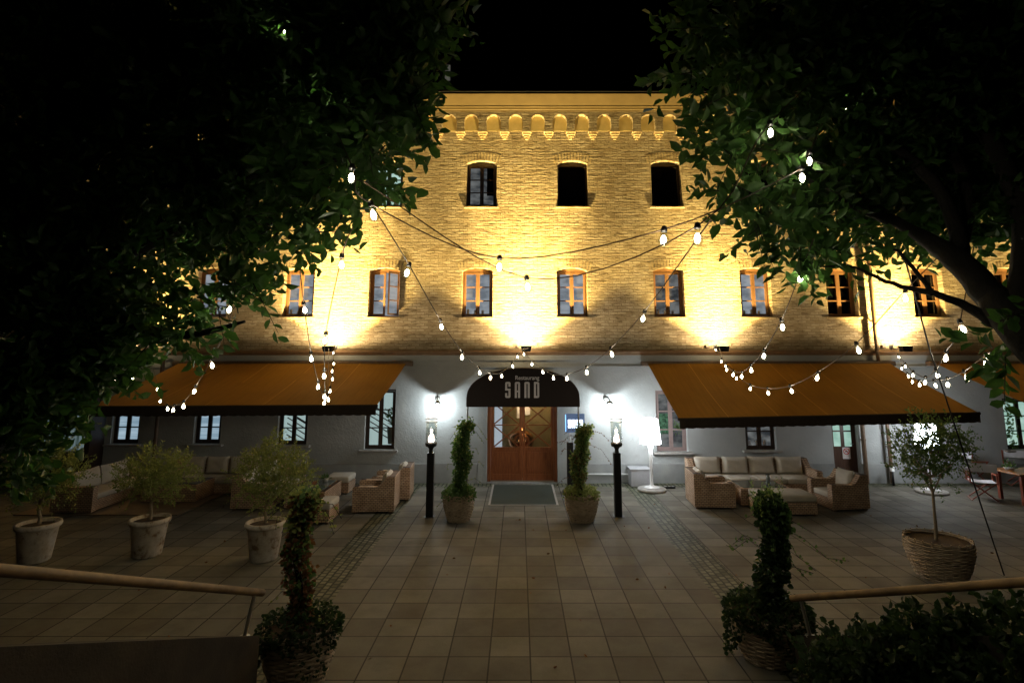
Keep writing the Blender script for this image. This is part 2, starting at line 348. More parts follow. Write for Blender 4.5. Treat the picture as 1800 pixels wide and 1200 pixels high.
# ================================================================== BUILDING
bld = thing('restaurant_building', 'long painted brick warehouse with arcaded frieze, lit yellow by floodlights', 'building', (0, YF, 0))
ZC = FZ(618)                                      # string course height
ZT = FZ(199)                                      # top of brick field
XL, XR = -21.0, 21.0
def arch_loop(x0, x1, z0, z1, rise, n=8):
    if rise <= 0: return [(x0,z0),(x1,z0),(x1,z1),(x0,z1)]
    pts = [(x0,z0),(x1,z0)]
    for i in range(n+1):
        t = i/n; x = x1+(x0-x1)*t; pts.append((x, z1-rise+rise*(1-(2*t-1)**2)))
    return pts
def wall_mesh(mb, outer, holes, y, rev):
    vs, es = [], []
    for lp in [outer]+holes:
        k = len(vs); vs += [Vector(p) for p in lp]; es += [(k+i, k+(i+1) % len(lp)) for i in range(len(lp))]
    V, E, Fc, *_ = geometry.delaunay_2d_cdt(vs, es, [], 1, 1e-5)
    def inside(p, lp):
        c = False; j = len(lp)-1
        for i in range(len(lp)):
            if (lp[i][1] > p.y) != (lp[j][1] > p.y) and p.x < (lp[j][0]-lp[i][0])*(p.y-lp[i][1])/(lp[j][1]-lp[i][1])+lp[i][0]: c = not c
            j = i
        return c
    fs = []
    for f in Fc:
        cc = sum((V[i] for i in f), Vector((0,0)))/len(f)
        if not any(inside(cc, h) for h in holes): fs.append(tuple(f))
    mb.add([(p.x, y, p.y) for p in V], fs)
    if rev:
        for h in holes:
            n_ = len(h); mb.add([(a, y, b) for a, b in h]+[(a, y+rev, b) for a, b in h], [(i, (i+1) % n_, (i+1) % n_+n_, i+n_) for i in range(n_)])
# (left px, right px, top py, bottom py, style)
def hole(l, r, t, b): return (FX(l, (t+b)/2), FX(r, (t+b)/2), FZ(b), FZ(t))
UP = [(c-26, c+27, 282, 363, s) for c, s in ((35,'black'),(195,'black'),(357,'black'),(519,'black'),(681,'lit'),(846,'curt'),(1006,'black'),(1171,'black'),(1335,'black'),(1500,'black'),(1662,'black'),(1825,'black'))]
MID = [(c-27, c+27, 470, 557, s) for c, s in ((72,'grey'),(222,'grey'),(373,'room'),(525,'room'),(675,'open'),(839,'room'),(1006,'room'),(1176,'grey'),(1329,'room'),(1480,'dark'),(1632,'dark'),(1778,'dark'))]
GRD = [(196,245,700,780,'blue'),(341,388,700,780,'blue'),(488,540,700,782,'stair'),(641,694,684,790,'plant'),(1154,1208,686,794,'mauve'),(1310,1364,700,791,'darkbrown'),(1612,1660,686,800,'white'),(1768,1830,700,790,'ivy')]
up_h = [hole(*q[:4]) for q in UP]; mid_h = [hole(*q[:4]) for q in MID]; grd_h = [hole(*q[:4]) for q in GRD]
door_h = (FX(856,780), FX(980,780), 0.0, FZ(690)); side_h = (FX(1466,790), FX(1512,790), 0.0, FZ(700))
RISE = .10
u = MB(); wall_mesh(u, [(XL,ZC),(XR,ZC),(XR,ZT),(XL,ZT)], [arch_loop(*h, RISE) for h in up_h+mid_h], YF, .30)
u.build('upper_wall', 'brick', bld)
gmb = MB(); wall_mesh(gmb, [(XL,-.05),(XR,-.05),(XR,ZC),(XL,ZC)], [arch_loop(*h, 0) for h in grd_h]+[arch_loop(door_h[0],door_h[1],-.02,door_h[3],0), arch_loop(side_h[0],side_h[1],-.021,side_h[3],0)], YF+.03, .27)
gmb.build('ground_floor_wall', 'plaster', bld)
# end walls and back
e = MB(); e.box(XL, XL+.3, YF+.31, YF+9, -.05, ZT+.3); e.box(XR-.3, XR, YF+.31, YF+9, -.05, ZT+.3); e.box(XL, XR, YF+9.01, YF+9.3, -.05, ZT+.3); e.build('back_wall', 'brick', bld)
r = MB(); zr = onY(900,163,YF-.46).z
r.add([(XL-.2,YF-.5,zr+.02),(XR+.2,YF-.5,zr+.02),(XR+.2,YF+4.6,zr+1.75),(XL-.2,YF+4.6,zr+1.75),(XR+.2,YF+9.5,zr+.02),(XL-.2,YF+9.5,zr+.02)], [(0,1,2,3),(3,2,4,5)])
r.build('roof', 'roof', bld)
d_ = onY(787, 128, YF+1.4); dm = MB(); dm.box(d_.x-.3, d_.x+.3, YF+1.4, YF+2.6, d_.z-.8, d_.z+.55); dm.add([(d_.x-.4,YF+1.3,d_.z+.55),(d_.x+.4,YF+1.3,d_.z+.55),(d_.x+.4,YF+2.7,d_.z+.75),(d_.x-.4,YF+2.7,d_.z+.75)], [(0,1,2,3)])
dmo = dm.build('dormer', 'roof', bld); dp = MB(); dp.box(d_.x-.09, d_.x+.09, YF+1.385, YF+1.395, d_.z-.3, d_.z+.28); dp.build('pane', emis('dim_dormer_glass', (.5,.5,.42), .12), dmo)
# plinth
pl = MB(); segs = [(XL, door_h[0]-.28), (door_h[1]+.28, side_h[0]-.02), (side_h[1]+.02, XR)]
for a, b_ in segs: pl.box(a, b_, YF-.02, YF+.028, -.05, .52)
pl.build('plinth', 'plinth', bld)
# door surround pilasters
for a, b_ in ((door_h[0]-.26, door_h[0]-.003), (door_h[1]+.003, door_h[1]+.26)):
    ds = MB(); ds.box(a, b_, YF-.03, YF+.2, -.02, door_h[3]+.1); ds.build('door_pilaster', 'plaster', bld)
# string course
c = MB(); prof = [(0,0),(-.03,.0),(-.05,.02),(-.05,.05),(-.09,.06),(-.10,.08),(-.10,.12),(0,.15)]
z0 = ZC-.10
def extr(mb, prof, yb, zb, x0, x1):
    n_ = len(prof); mb.add([(x0, yb+a, zb+b) for a, b in prof]+[(x1, yb+a, zb+b) for a, b in prof], [(i, i+1, i+1+n_, i+n_) for i in range(n_-1)]+[tuple(range(n_)), tuple(range(2*n_-1, n_-1, -1))])
extr(c, prof, YF-.003, z0, XL, XR); c.build('string_course', 'course', bld)
gl_ = MB(); gl_.box(XL, XR, YF-.012, YF+.027, FZ(646), FZ(643)); gl_.box(XL, XR, YF-.025, YF+.026, FZ(633), ZC-.101); gl_.build('plaster_band', 'plaster', bld)
# cornice: moulding and sloping fascia
c = MB(); zb, zm, zt_ = FZ(200), onY(900,187,YF-.22).z, onY(900,163,YF-.46).z
hm = zm-zb; ht = zt_-zm
extr(c, [(0,0),(-.16,0),(-.165,hm*.22),(-.19,hm*.3),(-.20,hm*.5),(-.21,hm*.75),(-.25,hm*.8),(-.22,hm-.015),(-.20,hm),(-.25,hm+.01),(-.44,hm+ht-.03),(-.43,hm+ht),(0,hm+ht+.02)], YF-.002, zb, XL, XR)
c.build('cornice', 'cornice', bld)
# arcaded frieze
fr = MB(); zs_ = FZ(232); ztop = FZ(205); zb2 = FZ(200)-.0; pitch = 38.45
k0 = int((FX(786,225)-XL)/.69); dx = (FX(1176,225)-FX(791,225))/10; x_a = FX(791,222)
nl = int((x_a-XL)/dx)-1; cen = [x_a+i*dx for i in range(-nl, int((XR-x_a)/dx))]
hw = dx*.325; rr = hw
out = [(cen[0]-dx/2, ztop+.12), (cen[0]-dx/2, zs_)]; poly = []
PRJ = .15
def front(lp, y0, y1): fr.prism(lp, lambda a, b_, t: (a, t, b_), y0, y1)
zspring = ztop-rr
for cx in cen:                                   # spandrel above each arch, then piers between
    n_ = 10; arc = [(cx+rr*math.cos(PI*i/n_), zspring+rr*math.sin(PI*i/n_)) for i in range(n_+1)]
    for i in range(n_):
        (a1, b1), (a2, b2) = arc[i], arc[i+1]; front([(a1,b1),(a1,zb2),(a2,zb2),(a2,b2)], YF-PRJ, YF-.001)
for cx in cen[:-1]:
    x0, x1 = cx+rr, cx+dx-rr; front([(x0,zs_),(x1,zs_),(x1,zb2),(x0,zb2)], YF-PRJ, YF-.001)
fr.build('arcaded_frieze', 'brick', bld)
M['niche'] = noisy('ochre_niche_plaster', (.60,.47,.19), (.72,.57,.26), 5, .8, .3, 40)
for cx in cen:                                   # smooth ochre plaster inside each niche, brightened in colour for reflected light
    nb = MB(); nb.prism([(cx-rr+.002, zs_+.02)]+[(cx+(rr-.002)*math.cos(PI-PI*i/10), zspring+(rr-.002)*math.sin(PI*i/10)) for i in range(11)]+[(cx+rr-.002, zs_+.02)], lambda a, b_, t: (a, t, b_), YF-.012, YF-.002); nb.build('niche_panel', 'niche', bld)
for cx in cen[:-1]:
    co = MB(); xm = cx+dx/2; w0 = dx/2-rr
    for j, (ww, pr) in enumerate(((1.22, .150), (1.0, .115), (.72, .075), (.42, .04))):
        co.box(xm-w0*ww, xm+w0*ww, YF-pr, YF-.001, zs_-.065*(j+1), zs_-.065*j)
    co.build('corbel', 'brick_soft', bld)
# brick arch above one window
def brick_arch(h, parent):
    va = MB()
    for i in range(13):
        t = i/12-.5; xm = (h[0]+h[1])/2+t*(h[1]-h[0]+.16); zz = h[3]-RISE+RISE*(1-(2*t)**2)+.012; lean = t*.35
        dxh = .030; q = [(xm-dxh, zz), (xm+dxh, zz), (xm+dxh+lean*.26, zz+.25), (xm-dxh+lean*.26, zz+.25)]
        va.prism(q, lambda a, b_, t_: (a, t_, b_), YF-.006, YF+.001)
    va.build('brick_arch', 'brick_soft', parent)

def casement(mb, x0, x1, z0, z1, y, rows, fw=.055, t=.045):
    mb.box(x0, x0+fw, y, y+t, z0, z1); mb.box(x1-fw, x1, y, y+t, z0, z1)
    mb.box(x0+fw, x1-fw, y, y+t, z0, z0+fw); mb.box(x0+fw, x1-fw, y, y+t, z1-fw, z1)
    for i in range(1, rows):
        z = z0+fw/2+(z1-z0-fw)*i/rows; mb.box(x0+fw, x1-fw, y+.006, y+t-.006, z-.016, z+.016)
def window(h, style, rise):
    x0, x1, z0, z1 = h; ys = YF+.20 if rise else YF+.16
    wood = {'room':'wood_tan','grey':'wood_tan','dark':'wood_tan','open':'wood_tan','mauve':'wood_grey'}.get(style, 'wood_dark')
    f = MB(); zt = z1-rise*.9
    if rise:    # arched head infill
        lp = arch_loop(x0+.002, x1-.002, zt-.03, z1-.003, rise*.9)[2:]; f.prism([(x0+.002, zt-.04), (x1-.002, zt-.04)]+lp, lambda a, b_, t: (a, t, b_), ys, ys+.07)
    zt2 = zt-.041 if rise else z1-.003
    fw = .05; f.box(x0+.002, x0+fw, ys, ys+.07, z0+.002, zt2); f.box(x1-fw, x1-.002, ys, ys+.07, z0+.002, zt2)
    f.box(x0+fw, x1-fw, ys, ys+.07, z0+.002, z0+.05); 
    if not rise: f.box(x0+fw, x1-fw, ys, ys+.07, zt2-.05, zt2)
    wo = f.build('window', wood, bld)
    a, b_, c0, c1 = x0+fw+.004, x1-fw-.004, z0+.054, (zt2-.003 if rise else zt2-.054); xm = (a+b_)/2; rows = 3
    if style not in ('black',):
        for (p, q, side) in ((a, xm-.002, 0), (xm+.002, b_, 1)):
            if style == 'open' and side == 1: continue
            k = MB(); casement(k, p, q, c0, c1, ys-.012, rows); k.build('casement', wood, wo)
    if style == 'open':   # right casement swung outwards
        k = MB(); casement(k, 0, b_-xm, c0, c1, -.02, rows)
        ang = math.radians(52); k.v = [(b_-(x_*math.cos(ang))+0, ys-.02-x_*math.sin(ang)+y_*.6, z_) for x_, y_, z_ in k.v]; k.build('casement', wood, wo)
    mat = {'black':'p_dark','curt':'p_grey','lit':'p_mint','room':'p_room','grey':'p_grey','dark':'p_dark','open':'p_room','blue':'p_blue','mauve':'p_grey','darkbrown':'p_grey','white':'white_panel','ivy':'p_mint'}.get(style)
    yp = ys+.045
    if mat:
        pz = MB(); pz.box(a, b_, yp, yp+.006, c0, c1); pz.build('pane', mat, wo)
    if style == 'curt':
        k = MB(); pts = []; 
        for i in range(13): pts.append((b_-.26+.26*i/12+.0, ys+.036+.007*math.sin(i*1.9)))
        k.add([(p_[0], p_[1], c0+.35) for p_ in pts]+[(p_[0], p_[1], c1) for p_ in pts], [(i, i+1, i+14, i+13) for i in range(12)], True); k.build('curtain', 'p_dark', wo)
    if style in ('stair', 'plant'):
        pz = MB(); pz.box(a, b_, yp, yp+.006, c0, c1); pz.build('pane', 'glazing', wo)
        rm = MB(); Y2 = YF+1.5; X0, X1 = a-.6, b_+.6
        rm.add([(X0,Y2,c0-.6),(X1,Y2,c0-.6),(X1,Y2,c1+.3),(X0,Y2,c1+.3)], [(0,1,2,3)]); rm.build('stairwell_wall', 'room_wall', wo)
        stb = MB()
        for i in range(5):
            stb.tube([(X0+.3, Y2-.2, c1-.45-.17*i), (X1-.1, Y2-.2, c1-1.35-.17*i)], .018 if i else .035, 6)
        stb.build('stair_railing', 'door_wood2', wo)
        if style == 'plant':
            xp = b_-.16; pt = MB(); pt.lathe([(.0,c0+.02),(.11,c0+.02),(.15,c0+.46),(.13,c0+.46),(.12,c0+.42),(0,c0+.42)], (xp, YF+.65, 0), 20); pt.build('plant_pot', 'stone', wo)
            pts, ds = [], []
            for s_ in range(7):
                tp = Vector((rnd.uniform(-.22,.22), rnd.uniform(-.15,.15), rnd.uniform(.5,1.0)))
                for k in range(14):
                    t = .25+.75*k/13; q = Vector((xp, YF+.65, c0+.42))+tp*t; a_ = rnd.uniform(0, 2*PI)
                    pts.append(q); ds.append((math.cos(a_), math.sin(a_), rnd.uniform(.1,.9)))
            leaf_mesh('pot_plant_leaves', 'leaf_ivy', np.array(pts), np.array(ds), .17, .28, wo)
    if style == 'ivy':
        n_ = 90; pts = np.array([(a+.05+abs(rnd.gauss(0,.13)), ys-.04-rnd.random()*.05, c0+rnd.random()*(c1-c0)) for _ in range(n_)]); leaf_mesh('climbing_leaves', 'leaf_ivy', pts, npr.normal(size=(n_,3))*[1,.3,1], .1, .6, wo)
    if style == 'mauve':
        gp = MB(); gp.box(a+.05, xm-.055, yp-.004, yp-.001, c0+.42, c0+1.0); gp.build('mottled_green_pane', 'p_green', wo)  # thin mottled green pane over the left casement glass
        n_ = 40; pts = np.array([(xm+.2+rnd.gauss(0,.05), ys+.038, c0+.45+rnd.random()*.3) for _ in range(n_)]); leaf_mesh('pot_plant_leaves', 'leaf_ivy', pts, npr.normal(size=(n_,3))*[1,.05,1], .1, .3, wo)
    if style in ('grey', 'darkbrown', 'room') and rnd.random() < .7:
        k = MB()
        for j in range(3): k.box(a+.08+j*.22, a+.15+j*.22, yp-.004, yp-.0005, c0+.055, c0+.14+rnd.random()*.06, .002)
        k.build('window_ornaments', 'canvas', wo)
    s_ = MB()
    if rise: brick_arch(h, wo)
    if rise: s_.box(x0-.06, x1+.06, YF-.06, ys-.001, z0-.05, z0-.002, .008)
    else: s_.box(x0-.12, x1+.12, YF-.10, ys-.001, z0-.06, z0-.002, .012)
    s_.build('sill', 'brick_soft' if rise else 'stone', wo)
for h, q in zip(up_h, UP): window(h, q[4], RISE)
for h, q in zip(mid_h, MID): window(h, q[4], RISE)
for h, q in zip(grd_h, GRD): window(h, q[4], 0)
# rooms behind are closed off by one dark lining
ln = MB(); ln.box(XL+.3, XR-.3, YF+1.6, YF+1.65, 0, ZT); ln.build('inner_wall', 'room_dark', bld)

# entrance door
x0, x1, z0, z1 = door_h; yd = YF+.16
do = MB(); do.box(x0+.002, x0+.10, yd, yd+.10, 0, z1-.002); do.box(x1-.10, x1-.002, yd, yd+.10, 0, z1-.002); do.box(x0+.10, x1-.10, yd, yd+.10, z1-.1, z1-.002)
dr = do.build('entrance_door', 'door_wood', bld); xm = (x0+x1)/2
for a, b_ in ((x0+.104, xm-.003), (xm+.003, x1-.104)):
    lf = MB(); y = yd+.02; zq = .95; zk = 2.28; s = .075
    lf.box(a, a+s, y, y+.05, .03, zk); lf.box(b_-s, b_, y, y+.05, .03, zk); lf.box(a+s, b_-s, y, y+.05, .03, .20); lf.box(a+s, b_-s, y, y+.05, zq-.08, zq); lf.box(a+s, b_-s, y, y+.05, zk-.08, zk)
    lf.box(a+s, b_-s, y+.014, y+.036, .20, zq-.08); lf.box(a+s+.05, b_-s-.05, y+.004, y+.013, .26, zq-.14, .003)
    zm2 = (zq+zk-.08)/2; lf.box(a+s, b_-s, y+.01, y+.04, zm2-.014, zm2+.014)
    for (za, zb_) in ((zq, zm2-.015), (zm2+.015, zk-.08)):
        for flip in (0, 1):
            p0 = Vector((a+s, y+.022+.004*flip, za if flip else zb_)); p1 = Vector((b_-s, y+.022+.004*flip, zb_ if flip else za)); dv = (p1-p0).normalized(); nv_ = Vector((-dv.z, 0, dv.x))*.018
            lf.add([p0-nv_, p1-nv_, p1+nv_, p0+nv_, p0-nv_+Vector((0,.016,0)), p1-nv_+Vector((0,.016,0)), p1+nv_+Vector((0,.016,0)), p0+nv_+Vector((0,.016,0))], [(0,1,2,3),(4,7,6,5),(0,4,5,1),(2,6,7,3),(1,5,6,2),(3,7,4,0)])
    lf.build('door_leaf', 'door_wood', dr)
    gz = MB(); gz.box(a+s, b_-s, y+.041, y+.045, zq, zk-.08); gz.build('door_glass', 'glazing', dr)
    hx = b_-.035 if b_ < xm+.01 else a+.035
    hd = MB(); hd.tube([(hx, y-.03, 1.0), (hx, y-.03, 1.28)], .011, 8); hd.tube([(hx, y, 1.02), (hx, y-.03, 1.02)], .008, 6); hd.tube([(hx, y, 1.26), (hx, y-.03, 1.26)], .008, 6); hd.build('handle', 'copper', dr)
hp = MB(); hp.box(x0+.1, x1-.1, yd+.02, yd+.08, 2.29, z1-.1); hp.build('transom', 'door_wood', dr)
fy = MB(); fy.box(x0-.3, x1+.3, YF+1.35, YF+1.4, 0, 2.6); fy.build('foyer_wall', noisy('olive_foyer_wall', (.13,.10,.045), (.24,.19,.09), 3, .8), dr)
ff = MB(); ff.box(x0-.3, x1+.3, YF+.31, YF+1.34, -.02, .0); ff.build('foyer_floor', 'stone', dr)
wp = MB(); wp.box(x0+.16, x0+.40, YF+1.2, YF+1.22, .2, 2.3); wp.build('lit_foyer_panel', 'white_panel', dr)
posters = MB(); posters.box(xm-.16, xm-.04, YF+.9, YF+.905, 1.7, 2.05); posters.box(xm+.08, xm+.26, YF+1.3, YF+1.305, 1.75, 2.1); posters.build('foyer_notices', 'paper', dr)
ck = thing('copper_kettle', 'round copper kettle behind the glass of the double doors', 'kettle', (xm-.02, YF+.95, .75)); kb = MB()
kb.lathe([(0,0),(.24,.02),(.36,.14),(.40,.30),(.34,.46),(.2,.56),(.09,.60),(.08,.66),(0,.68)], (0,0,0), 32); kb.build('kettle_body', 'copper', ck, True)
ks = MB(); ks.lathe([(.3,-.77),(.3,-.4),(.22,.02),(0,.02)], (0,0,0), 24); ks.build('kettle_stand', 'door_wood2', ck, True)
fl = bpy.data.lights.new('foyer_lamp_light', 'POINT'); fl.energy = 50; fl.color = (1,.72,.4); fl.shadow_soft_size = .08
flo = bpy.data.objects.new('foyer_lamp_light', fl); S.collection.objects.link(flo); flo.location = (xm+.3, YF+.6, 2.3)
# side door
x0, x1, z0, z1 = side_h; y = YF+.18
sd = MB(); sd.box(x0+.002, x0+.06, y, y+.08, 0, z1-.002); sd.box(x1-.06, x1-.002, y, y+.08, 0, z1-.002); sd.box(x0+.06, x1-.06, y, y+.08, z1-.06, z1-.002); sdo = sd.build('side_door', 'door_wood2', bld)
zg0, zg1 = FZ(786), FZ(722); lf = MB(); a, b_ = x0+.062, x1-.062; lf.box(a, a+.05, y+.01, y+.05, .02, z1-.07); lf.box(b_-.05, b_, y+.01, y+.05, .02, z1-.07); lf.box(a+.05, b_-.05, y+.01, y+.05, .02, zg0)
lf.box(a+.05, b_-.05, y+.01, y+.05, zg1, z1-.07); xm = (a+b_)/2; lf.box(xm-.05, xm+.05, y+.008, y+.052, zg0, zg1); zz = (zg0+zg1)/2-.08; lf.box(a+.05, xm-.05, y+.012, y+.045, zz-.02, zz+.02); lf.box(xm+.05, b_-.05, y+.012, y+.045, zz-.02, zz+.02)
for i in range(7):
    xx = a+.1+i*(b_-a-.2)/6; lf.box(xx-.003, xx+.003, y+.006, y+.0095, .1, zg0-.05)
lf.build('door_leaf', 'door_wood2', sdo); pz = MB(); pz.box(a+.05, b_-.05, y+.030, y+.034, zg0, zg1); pz.build('pane', 'p_mint', sdo)
hd = MB(); hd.tube([(b_-.03, y+.01, 1.05), (b_-.03, y-.04, 1.05), (b_-.14, y-.045, 1.05)], .010, 8); hd.build('handle', 'steel', sdo)
# downpipes are parts of the building
def pipe(pts, r, br):
    p = MB(); p.tube(pts, r, 12); po = p.build('downpipe', 'pipe', bld)
    for z in br:
        k = MB(); k.tube([(pts[0][0], pts[0][1], z-.03), (pts[0][0], pts[0][1], z+.03)], r+.012, 12); k.box(pts[0][0]-.02, pts[0][0]+.02, pts[0][1]+r, YF+.02, z-.015, z+.015)
        k.build('pipe_bracket', 'pipe', po)
xp = FX(1534, 600); yq = YF-.16
pipe([(xp, yq, ZC+.02), (xp, yq, ZT-.05)], .055, [4.6, 6.5, 8.4, 9.9])
pipe([(xp+.10, yq+.02, .02), (xp+.10, yq+.02, 3.2), (xp+.02, yq, 3.35), (xp, yq, ZC+.0)], .05, [1.0, 2.4])
xq = FX(1530, 780); pipe([(xq-.25, YF-.1, 0), (xq-.25, YF-.1, 3.2)], .06, [1.2, 2.6])
xp2 = FX(281, 760); pipe([(xp2, yq, .02), (xp2, yq, ZC-.12)], .055, [1.2, 2.5])
xp3 = FX(182, 760); pipe([(xp3, yq, .02), (xp3, yq, ZC-.12)], .055, [1.2, 2.5])
# curtained bay at the far left
by = thing('glazed_bay', 'dark glazed bay with pale curtains at far left of the terrace', 'bay window', (FX(110), YF-.6, 0))
bx0, bx1 = onY(60, 760, YF-.6).x, onY(150, 760, YF-.6).x
k = MB(); k.box(bx0-.15, bx0, YF-.6, YF-.05, 0, 3.0); k.box(bx1, bx1+.15, YF-.6, YF-.05, 0, 3.0); k.box(bx0, bx1, YF-.6, YF-.05, 0, .95); k.box(bx0, bx1, YF-.6, YF-.05, 2.75, 3.0); k.box((bx0+bx1)/2-.04, (bx0+bx1)/2+.04, YF-.6, YF-.5, .95, 2.75); k.build('bay_frame', 'wood_dark', by)
k = MB(); pts = [(bx0+(bx1-bx0)*i/40, YF-.4+.03*math.sin(i*1.7)) for i in range(41)]
k.add([(p_[0], p_[1], .96) for p_ in pts]+[(p_[0], p_[1], 2.74) for p_ in pts], [(i, i+1, i+42, i+41) for i in range(40)], True); k.build('curtain', 'p_curtain', by)

# ================================================================== FLOODLIGHTS
def spot(name, loc, aim, watts, size, blend, col, parent, r=.06):
    l = bpy.data.lights.new(name, 'SPOT'); l.energy = watts; l.spot_size = math.radians(size); l.spot_blend = blend; l.color = col; l.shadow_soft_size = r
    o = bpy.data.objects.new(name, l); S.collection.objects.link(o); o.parent = parent; o.location = Vector(loc)-origin(parent)
    o.rotation_euler = (Vector(aim)-Vector(loc)).to_track_quat('-Z', 'Y').to_euler(); return o
AF = .62
def floodlight(px, label, k=1.0):
    c = onY(px, 611, YF-AF); x, z = c.x, c.z
    t = thing('floodlight', label, 'floodlight', (x, YF-AF, z), 0, 'floodlights along the string course')
    b = MB(); b.prism([(-.16,.07),(.16,.07),(.12,-.09),(-.12,-.09)], lambda a, b_, t_: (x+a, YF-AF+t_, z-.02+b_), -.09, .09); b.build('housing', 'black', t)
    b = MB(); b.box(x-.14, x+.14, YF-AF-.075, YF-AF+.075, z+.052, z+.056); b.build('lens', 'e_flood', t)
    b = MB(); b.tube([(x, YF-AF+.09, z-.04), (x, YF-.1, z-.02), (x, YF+.005, z+.03)], .016, 8); b.box(x-.06, x+.06, YF-.015, YF+.005, z-.03, z+.1); b.build('bracket', 'black', t)
    b = MB(); b.box(x-.30, x-.20, YF-.08, YF-.004, z-.0, z+.09, .01); b.build('junction_box', 'pipe', t)
    sp = (x, YF-AF, z+.09)
    spot('flood_beam', sp, (x, YF-AF+.5, z+1.6), K_FLOOD_WIDE*k, 124, .38, WARM, t, .05)
    spot('flood_spill', sp, (x, YF-AF+.25, z+1), K_SPILL*k, 176, .25, (1,.74,.42), t, .12)
    pl_ = bpy.data.lights.new('flood_stray_light', 'POINT'); pl_.energy = 30*k; pl_.color = (1,.74,.4); pl_.shadow_soft_size = .1
    po_ = bpy.data.objects.new('flood_stray_light', pl_); S.collection.objects.link(po_); po_.parent = t; po_.location = (0, 0, .2)
    spot('flood_core_beam', sp, (x, YF, z+1.75), 4600*k, 68, 1.0, WARM, t, .05)
    spot('flood_far_beam', sp, (x, YF-.30, z+6.0), K_FLOOD_FAR*k, 74, 1.0, WARM, t, .05)
floodlight(925, 'floodlight on the wall directly above the black entrance canopy', 1.15)
floodlight(577, 'floodlight above the right end of the left awning, beside the hanging bulbs', 1.0)
floodlight(1271, 'floodlight above the left part of the long awning right of the door', .62)
floodlight(1592, 'floodlight right of the upper downpipe, above the gap between two awnings', .62)
floodlight(235, 'floodlight behind the left tree leaves, farthest left on the wall', .35)
floodlight(1915, 'floodlight at the far right, behind the tree trunk', .6)

# ================================================================== AWNINGS
def awning(label, xa, xb, yb, zb, yf, zf0, zf1, group='retractable orange awnings'):
    t = thing('awning', label, 'awning', ((xa+xb)/2, yb, zb), 0, group)
    nx, ny = 48, 10; vs, fs = [], []
    for s_ in (0, 1):
        for j in range(ny+1):
            for i in range(nx+1):
                u_, v_ = i/nx, j/ny; z = zb+(zf0+(zf1-zf0)*u_-zb)*v_ - .05*math.sin(PI*v_) + .014*math.sin(i*.9+j*.35)*math.sin(PI*v_)+.012*math.sin(i*.37+1.7)*math.sin(PI*v_)
                vs.append((xa+(xb-xa)*u_, yb+(yf-yb)*v_, z-s_*.006))
    q = (nx+1)*(ny+1)
    for j in range(ny):
        for i in range(nx):
            k = j*(nx+1)+i; fs.append((k, k+1, k+nx+2, k+nx+1)); fs.append((q+k, q+k+nx+1, q+k+nx+2, q+k+1))
    b = MB(); b.add(vs, fs, True); b.build('fabric', 'awning', t)
    b = MB(); nseg = int((xb-xa)/1.15)
    for i in range(1, nseg):
        u_ = i/nseg; x = xa+(xb-xa)*u_; zf = zf0+(zf1-zf0)*u_
        pts = [(x, yb+(yf-yb)*j/8, zb+(zf-zb)*j/8-.05*math.sin(PI*j/8)+.005) for j in range(9)]
        b.add([(p_[0]-.012, p_[1], p_[2]+.002) for p_ in pts]+[(p_[0]+.012, p_[1], p_[2]+.002) for p_ in pts], [(j, j+1, j+10, j+9) for j in range(8)])
    b.build('fabric_seams', noisy('awning_seam_cloth', (.46,.24,.04), (.5,.27,.05), 4, .9), t)
    b = MB(); n_ = 90; top = [(xa+(xb-xa)*i/n_, yf-.012-.006*math.sin(i*.9), zf0+(zf1-zf0)*i/n_) for i in range(n_+1)]
    b.add(top+[(p_[0], p_[1], p_[2]-.215-.008*math.sin(i*2.1)) for i, p_ in enumerate(top)], [(i, i+1, i+n_+2, i+n_+1) for i in range(n_)], True); b.build('valance', 'valance', t)
    b = MB(); b.tube([(xa-.03, yf+.03, zf0-.01), (xb+.03, yf+.03, zf1-.01)], .035, 10); b.build('front_bar', 'valance', t)
    b = MB(); b.box(xa-.18, xb+.18, yb, YF-.03, zb-.07, zb+.07, .02); b.build('cassette', 'pipe', t)
    for xx, zf in ((xa+.8, zf0), (xb-.8, zf1)):
        sg = 1 if xx < (xa+xb)/2 else -1
        b = MB(); el = (xx+sg*1.3, (yb+yf)/2+.1, (zb+zf)/2-.12); b.tube([(xx, yb, zb-.1), el], .028, 8); b.tube([el, (xx+.05, yf+.05, zf-.03)], .024, 8); b.build('folding_arm', 'iron', t)
zbx = FZ(637)-.03; YB = YF-.22
awning('wide orange awning left of the door, over the dim rattan sofas', FX(321,640), FX(716,640), YB, zbx, 13.0, 2.40, 2.43)
awning('orange awning right of the door, its front edge hanging lowest on the left', FX(1136,640), FX(1556,640), YB, zbx, 13.25, 2.10, 2.24)
awning('dark orange awning at the far right edge, above the director chairs', FX(1636,640), FX(1636,640)+7.5, YB, zbx, 13.0, 2.30, 2.30)

# entrance canopy
YC = 15.1
cb_ = onY(820, 715, YC); ce = onY(1019, 715, YC); ctop = onY(920, 647, YC).z; xs0, xs1, zc0 = cb_.x, ce.x, cb_.z; xcc = (xs0+xs1)/2; hwid = (xs1-xs0)/2
cn = thing('entrance_canopy', 'black rounded canopy with pale lettering over the entrance doors', 'canopy', (xcc, YC, zc0))
zsh = onY(900, 702, YC).z
def arcp(n_=32):
    return [(xcc+hwid*math.cos(PI*i/n_)*(1 if abs(math.cos(PI*i/n_)) < .999 else 1), zsh+(ctop-zsh)*(math.sin(PI*i/n_)**.85)) for i in range(n_+1)]
arc = arcp(); poly = [(xs1, zc0)]+arc+[(xs0, zc0)]
b = MB(); b.prism([(xs1, zc0)]+arc+[(xs0, zc0)], lambda a, b_, t: (a, t, b_), YC, YC+.012); b.build('front_panel', 'canopy', cn)
b = MB(); shell = [(xs0, zc0)]+arc[::-1]+[(xs1, zc0)]; n_ = len(shell)
